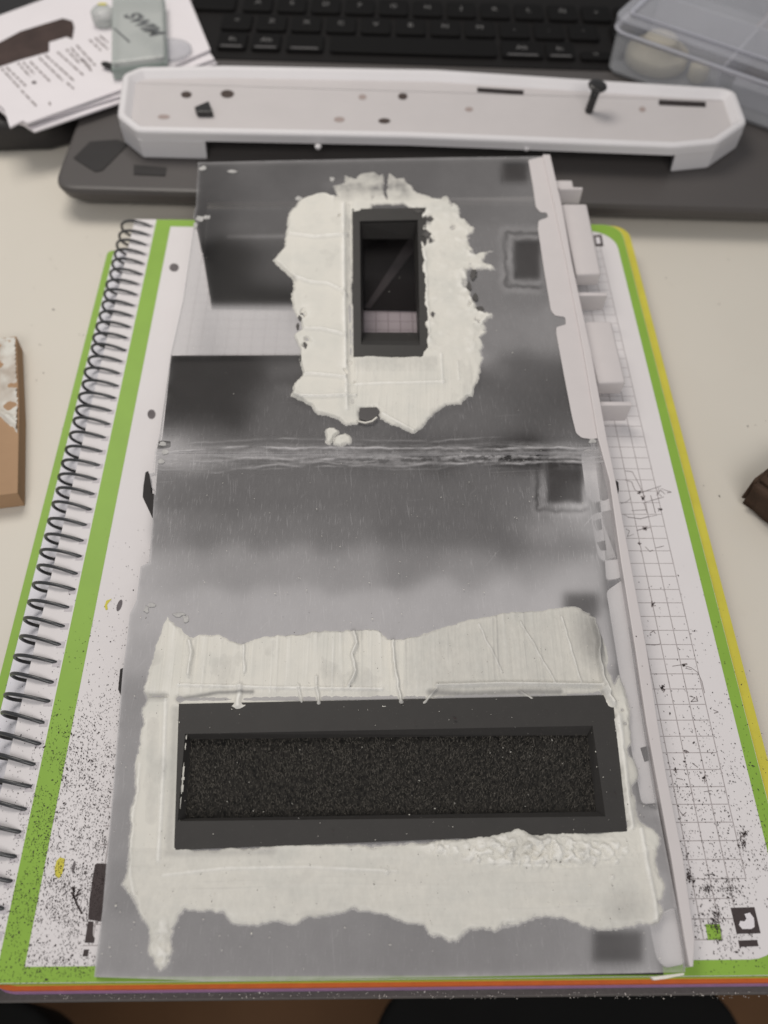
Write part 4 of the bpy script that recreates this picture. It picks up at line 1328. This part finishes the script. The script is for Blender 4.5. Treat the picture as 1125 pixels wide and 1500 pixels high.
def textline(x0, y0, x1_, y1_, w=1.3, gap=.25):
    L = math.hypot(x1_ - x0, y1_ - y0); dx, dy = (x1_ - x0) / L, (y1_ - y0) / L
    s = 0
    while s < L:
        e = min(L, s + random.uniform(4, 11))
        for sgn in (0,):
            b = len(V)
            for (ss, ww) in ((s, -w), (e, -w), (e, w), (s, w)):
                V.append(tuple(at(x0 + dx * ss - dy * ww, y0 + dy * ss + dx * ww, LZ)[:2]) + (LZ,))
            Fc.append((b, b + 1, b + 2, b + 3))
        s = e + random.uniform(1.2, 3.0)


for ln in ((2, 100, 28, 128), (9, 98, 38, 126), (31, 132, 54, 156), (26, 92, 44, 112), (34, 91, 50, 108), (44, 90, 74, 120), (57, 84, 92, 118), (66, 80, 108, 118), (84, 76, 122, 110), (97, 72, 116, 92), (104, 70, 134, 104),
           (112, 66, 140, 96), (120, 86, 134, 100), (131, 58, 148, 74), (139, 55, 158, 72), (146, 52, 158, 62), (98, 121, 108, 130)):
    textline(*ln)
link('text_line', mesh('text_line', V, Fc), 'pencil', l1)
on_leaf('pen_mark', disc_pts(50, 121, 3.5, 2.2), 'print_black')
on_leaf('pen_mark', disc_pts(73, 152, 1.6, 3), 'pencil')

# clear case with the word on it
cz0, cz1 = .0243, .0330
cp_ = [tuple(at(x, y, cz1)[:2]) for x, y in [(164, -10), (238, -10), (241, 82), (163, 92)]]
cc = empty('clear_case', (float(np.mean([p[0] for p in cp_])), float(np.mean([p[1] for p in cp_])), cz0))
tag(cc, 'small greenish clear plastic case with dark lettering lying on the leaflets', 'case')
ox, oy = cc.location.x, cc.location.y
cl = [(x - ox, y - oy) for x, y in cp_]
prism('case_body', cl, 0, cz1 - cz0, 'glass', cc, .0012, 2)
P = np.array(cl)
loft('case_rim', [ringz(inset(P, -.0006), .0004), ringz(inset(P, -.0006), .0055), ringz(inset(P, .0012), .0058), ringz(inset(P, .0012), .0004)], 'glassedge', cc)
cu = bpy.data.curves.new('lettering', 'FONT'); cu.body = 'SWIM'; cu.size = .0165; cu.align_x = 'CENTER'; cu.align_y = 'CENTER'; cu.shear = .3; cu.offset = .0007
tmp = bpy.data.objects.new('tmp', cu); COL.objects.link(tmp)
me = bpy.data.meshes.new_from_object(tmp); bpy.data.objects.remove(tmp)
lt = link('lettering', me, 'lettering', cc)
p0 = at(209, 35, cz1); pa = at(185, 16, cz1); pb = at(234, 52, cz1)
lt.location = (p0[0] - ox, p0[1] - oy, cz1 - cz0 + .0001)
lt.rotation_euler = (0, 0, math.atan2(pb[1] - pa[1], pb[0] - pa[0]))
k = math.hypot(pb[0] - pa[0], pb[1] - pa[1]) * .92 / max(.001, lt.dimensions.x)
lt.scale = (k, k, k)
V = [tuple((at(x, y, cz1) - np.array([ox, oy, cz0]))[:2]) + (cz1 - cz0 + .0001,) for x, y in [(166, 42), (168, 41), (191, 61), (189, 63)]]
link('scratch', mesh('scratch', V, [(0, 1, 2, 3)]), 'lettering', cc)
p = at(148, 10, cz1)
o = lathe('cap', [(.0055, 0), (.006, .002), (.006, .0065), (.0045, .008), (.001, .0084)], 'glass', None, 20, (p[0], p[1], .0243))
link('yellow_spot', mesh('yellow_spot', [(p[0] + .0026 * math.cos(a_), p[1] + .0035 + .0012 * math.sin(a_), .0328) for a_ in np.linspace(0, 6.28, 10, endpoint=False)], [tuple(range(10))]), 'yellow', o)
tag(o, 'round clear plastic cap with a yellow spot beside the clear case', 'cap')
p = at(252, 72, .026)
o = lathe('clear_disc', [(.0095, 0), (.010, .0006), (.010, .002), (.009, .0026)], 'boxlid', None, 28, (p[0], p[1], .0243))
tag(o, 'thin round clear disc lying on the leaflet to the right of the case', 'disc')
p = at(150, 94, .026)
o = lathe('black_stub', [(.0010, 0), (.0016, .0006), (.0016, .0022), (.0010, .003)], 'screw', None, 10, (0, 0, 0))
o.location = (p[0], p[1], .0262); o.rotation_euler = (0, math.radians(90), math.radians(-25)); o.scale = (1, 1, 3.2)
tag(o, 'tiny dark stub lying on the leaflet at the left of the clear case', 'stub')

# ================================================================== STORAGE BOX
zb0, zb1 = .0168, .045
A = at(903, 24, zb1); B = at(1125, 100, zb1)
ang = math.atan2(B[1] - A[1], B[0] - A[0])
sb = empty('storage_box', (A[0], A[1], zb0), (0, 0, ang))
tag(sb, 'frosted clear plastic storage box with compartments beside the laptop keyboard', 'box')
BW, BD, BH = .175, .105, zb1 - zb0
wp = np.array(rounded(0, BW, 0, BD, .007, 5))


def shell(name, P, z0, z1, thick, mat, floor=True, parent=sb):
    rings = [ringz(inset(P, .0015), z0), ringz(P, z0 + .002), ringz(P, z1), ringz(inset(P, thick), z1), ringz(inset(P, thick), z0 + .0015)]
    return loft(name, rings, mat, parent, floor, floor)


shell('box_body', wp, 0, BH - .007, .0012, 'box')
shell('box_rim', inset(wp, -.0016), BH - .0085, BH - .0062, .0026, 'boxrim', False)
lid = shell('lid', inset(wp, -.0018), BH - .0058, BH - .0005, .0016, 'boxlid', False)
lt_ = prism('lid_top', [tuple(p) for p in inset(wp, -.0010)], BH - .0012, BH, 'boxlid', lid)
shell('lid_rim', inset(wp, .004), BH + .0001, BH + .0012, .0014, 'boxrim', False, lid)
for xd in (.058, .108):
    prism('divider', rounded(xd, xd + .0014, .003, BD - .003), .0016, BH - .0085, 'boxrim', sb)
prism('divider', rounded(.003, BW - .003, .052, .0534), .0016, BH - .0085, 'boxrim', sb)


def in_box(x, y, z=0.0):
    q_ = sb.matrix_basis @ Vector((x, y, z)); return q_


q_ = in_box(.0195, .021, .0018)
o = lathe('cream_stopper', [(.0150, 0), (.0165, .001), (.0165, .006), (.0150, .0075), (.0095, .008), (.009, .0125), (.0078, .014), (.002, .0142)], 'cream', None, 32, tuple(q_))
tag(o, 'round cream plastic stopper in the near left compartment of the clear box', 'stopper')
q_ = in_box(.0445, .018, .0018)
o = lathe('cream_bead', [(.0035, 0), (.0052, .002), (.0052, .008), (.003, .010)], 'cream', None, 18, tuple(q_))
tag(o, 'small cream bead between the cream stopper and the divider of the clear box', 'bead')
q_ = in_box(.083, .020, .0018)
bl = prism('grey_block', [tuple((sb.matrix_basis @ Vector((x, y, 0)))[:2]) for x, y in rounded(.064, .106, .010, .020, .002)], zb0 + .0018, zb0 + .011, 'boxrim', None, .001)
tag(bl, 'pale grey strip in the middle near compartment of the clear box', 'strip')
o = prism('dark_block', [tuple((sb.matrix_basis @ Vector((x, y, 0)))[:2]) for x, y in rounded(.064, .104, .0215, .047, .002)], zb0 + .0018, zb0 + .009, 'laptop', None, .001)
tag(o, 'flat dark grey block behind the pale strip in the clear box', 'block')
q_ = in_box(.082, .070, .0018)
o = prism('blush_lid', [tuple((sb.matrix_basis @ Vector((x, y, 0)))[:2]) for x, y in rounded(.054, .150, .056, .100, .008, 5)], zb0 + .0018, zb0 + .014, 'blush', None, .002, 2)
tag(o, 'blush brown piece in the far compartment of the clear box', 'piece')
q_ = in_box(.078, .064, .0145)
V, Fc = tube_bm([(q_.x + .0055 * math.cos(a_), q_.y + .0055 * math.sin(a_), zb0 + .0152) for a_ in np.linspace(0, 2 * math.pi, 24, endpoint=False)], .0009, 8, True)
o = link('ring', mesh('ring', V, Fc), 'rail', None, True)
tag(o, 'small pale ring lying on the blush piece inside the clear box', 'ring')

# ================================================================== CARDBOARD SCRAP, BROWN BLOCK
zk = .0085
kp = [tuple(at(x, y, zk)[:2]) for x, y in [(-90, 508), (24, 492), (28, 600), (26, 722), (-90, 736)]]
kb = prism('cardboard_scrap', kp, 0.0002, zk, 'card_brown', None, .0004)
tag(kb, 'cardboard scrap with its far end smeared in white filler, on the desk at the left', 'cardboard')
P = np.array(kp)
xs = np.arange(P[:, 0].min(), P[:, 0].max() + .0006, .0006); ys = np.arange(P[:, 1].min(), P[:, 1].max() + .0006, .0006)
Xg, Yg = np.meshgrid(xs, ys)
wv = np.stack([Xg.ravel(), Yg.ravel(), np.full(Xg.size, zk)], 1)
PX, PY = project(wv); PX = PX.reshape(Xg.shape); PY = PY.reshape(Xg.shape)
edge_y = 634 - (28 - PX) * .9 + 8 * fbm(Xg / .004, Yg / .004, 3, 3)
sd, _, _ = sdist([kp], Xg, Yg)
H = .0006 + .0016 * fbm(Xg / .005, Yg / .006, 4, 7) + .0010 * np.exp(-((PY - edge_y + 8) / 6) ** 2)
H = np.where((PY < edge_y) & (sd > 0), H, -.0002)
thin = np.clip(.25 + 1.1 * fbm(Xg / .006, Yg / .008, 3, 17), 0.03, .75) * (PY < 612)
t_ = grid_mesh('filler_smear', Xg, Yg, zk + H, (sd > .0009) & (PY < edge_y + 4), {'thin': thin})
MAT['smear'] = MAT['filler'].copy()
MAT['smear'].name = 'filler_on_card'
for nd in MAT['smear'].node_tree.nodes:
    if nd.type == 'MIX_RGB' and abs(nd.inputs[2].default_value[0] - .17) < .01:
        nd.inputs[2].default_value = (.33, .25, .19, 1)
link('filler_smear', t_, 'smear', kb, True)

br = empty('brown_block', tuple(at(1135, 748, .0)[:2]) + (0.0004,), (0, 0, math.radians(38)))
tag(br, 'dark brown rough block on the desk at the right edge', 'block')
bm = bmesh.new()
bmesh.ops.create_cube(bm, size=1)
bmesh.ops.scale(bm, vec=(.026, .022, .016), verts=bm.verts)
bmesh.ops.translate(bm, vec=(0.004, 0, .008), verts=bm.verts)
bmesh.ops.bevel(bm, geom=list(bm.edges), offset=.002, segments=2, affect='EDGES')
bmesh.ops.subdivide_edges(bm, edges=bm.edges, cuts=3, use_grid_fill=True)
for v_ in bm.verts:
    v_.co += Vector((random.uniform(-1, 1), random.uniform(-1, 1), random.uniform(-.3, 1))) * .0004
link('block_body', to_mesh('block_body', bm), 'brown', br, True)
prism('torn_top', [(-.007, -.010), (.010, -.009), (.013, .007), (-.004, .009), (-.008, .002)], .0162, .0180, 'brown', br, .0006)

# ================================================================== DUST AND CRUMBS


def flakes(name, n, density, z, mat, size=(.00012, .0004), box=(0, 1125, 0, 1460), onpanel=False, parent=None):
    V = []; Fc = []; c_ = 0; tries = 0
    while c_ < n and tries < n * 60:
        tries += 1
        x = random.uniform(box[0], box[1]); y = random.uniform(box[2], box[3])
        if random.random() > density(x, y): continue
        if onpanel:
            lx, ly = pp(x, y)
            p = PO + np.array([lx, 0, 0]) + EY * ly + EZ * z
        else:
            p = at(x, y, z)
        r = random.uniform(*size) * (1.9 if random.random() < .06 else 1)
        a = random.uniform(0, math.pi); el = random.uniform(.9, 2.6)
        b = len(V); k = random.choice((3, 4, 4, 5))
        ca, sa = math.cos(a), math.sin(a)
        for i in range(k):
            th = 2 * math.pi * (i + random.uniform(-.25, .25)) / k
            ex, ey_ = r * el * math.cos(th), r * math.sin(th)
            V.append((p[0] + ca * ex - sa * ey_, p[1] + sa * ex + ca * ey_, p[2] + .00005))
        V.append((p[0], p[1], p[2] + .00005 + r * .7))
        for i in range(k):
            Fc.append((b + i, b + (i + 1) % k, b + k))
        c_ += 1
    o = link(name, mesh(name, V, Fc), mat, parent)
    o['kind'] = 'stuff'
    return o


def left_edge(y):
    return np.interp(y, [640, 770, 825, 832, 900, 1150, 1430], [232, 223, 218, 206, 190, 166, 138])


def cl_noise(x, y, s, seed):
    return float(fbm(np.array([x / s]), np.array([y / s]), 3, seed)[0])


def dens_left(x, y):
    if x > left_edge(y) - 1 or y < 770: return 0
    gl_ = np.interp(y, [770, 880, 940, 1000, 1080, 1160, 1250, 1330, 1420, 1440], [.01, .03, .10, .16, .55, .85, .75, .6, .45, .35])
    hole_x = 131 - (y - 742) * .216
    if x < hole_x - 6: return 0 if y < 1000 else gl_ * .05
    band = 169 - (y - 741) * .197
    f_ = 1.0 if x > band - 8 else (.55 if x > band - 32 else .35)
    return min(1, gl_ * f_ * (1.0 + 1.5 * cl_noise(x, y, 38, 5)))


def dens_right(x, y):
    rx = np.interp(y, [640, 704, 824, 947, 1060, 1132, 1255, 1420], [891, 904, 926, 949, 966, 978, 1003, 1022])
    if x < rx + 1 or y < 800: return 0
    edge_x = 988 + (y - 640) * .228 + 22
    if x > edge_x + 10: return 0
    g_ = np.interp(y, [800, 900, 1000, 1080, 1180, 1260, 1330, 1380, 1425], [.02, .05, .12, .28, .5, .7, .75, .5, .15])
    near = math.exp(-((x - rx - 50) / 70) ** 2)
    return min(1, g_ * (.30 + .9 * near) * (1 + 1.9 * cl_noise(x, y, 26, 9)))


z_d = ZP + .0001
d1 = flakes('sanding_dust', 5600, dens_left, z_d, 'dust', (.00005, .00013), (0, 240, 770, 1440))
tag(d1, kind='stuff')
d2 = flakes('sanding_dust', 1700, dens_right, z_d, 'dust', (.00005, .00015), (930, 1125, 800, 1430))
tag(d2, kind='stuff')


def clump(cx_, cy_, s, n):
    return lambda x, y: math.exp(-(((x - cx_) / s[0]) ** 2 + ((y - cy_) / s[1]) ** 2))


V = None
for (cx_, cy_, s, n) in ((1089, 1220, (8, 6), 35), (1088, 1236, (6, 7), 40), (1036, 1302, (6, 8), 35), (1046, 1345, (8, 14), 80), (1066, 1300, (12, 12), 60), (1000, 1250, (8, 10), 40), (1052, 1362, (7, 12), 50), (1010, 1285, (6, 8), 40)):
    o = flakes('dust_clump', n, clump(cx_, cy_, s, n), z_d + .0001, 'dust', (.00007, .00020), (cx_ - 30, cx_ + 30, cy_ - 30, cy_ + 30))
    tag(o, kind='stuff')


def dens_panel(x, y):
    if not (left_edge(max(640, y)) + 6 < x < 900 + (y - 640) * .14): return 0
    return .5 if y > 650 else .15


o = flakes('plaster_dust', 420, dens_panel, .0006, 'chip', (.00005, .00014), (150, 1000, 300, 1425), True)
o = flakes('plaster_dust', 180, dens_panel, .0012, 'dust', (.00005, .00014), (190, 960, 900, 1350), True)
o = flakes('plaster_dust', 260, lambda x, y: 1, .0036, 'chip', (.00004, .00013), (60, 1125, 1453, 1463))
o = flakes('desk_crumbs', 46, lambda x, y: 0 if 20 < x - (225 - (y - 330) * .205) and x < 935 + (y - 320) * .235 else 1, .0002, 'cover', (.00010, .00028), (0, 1125, 310, 760))
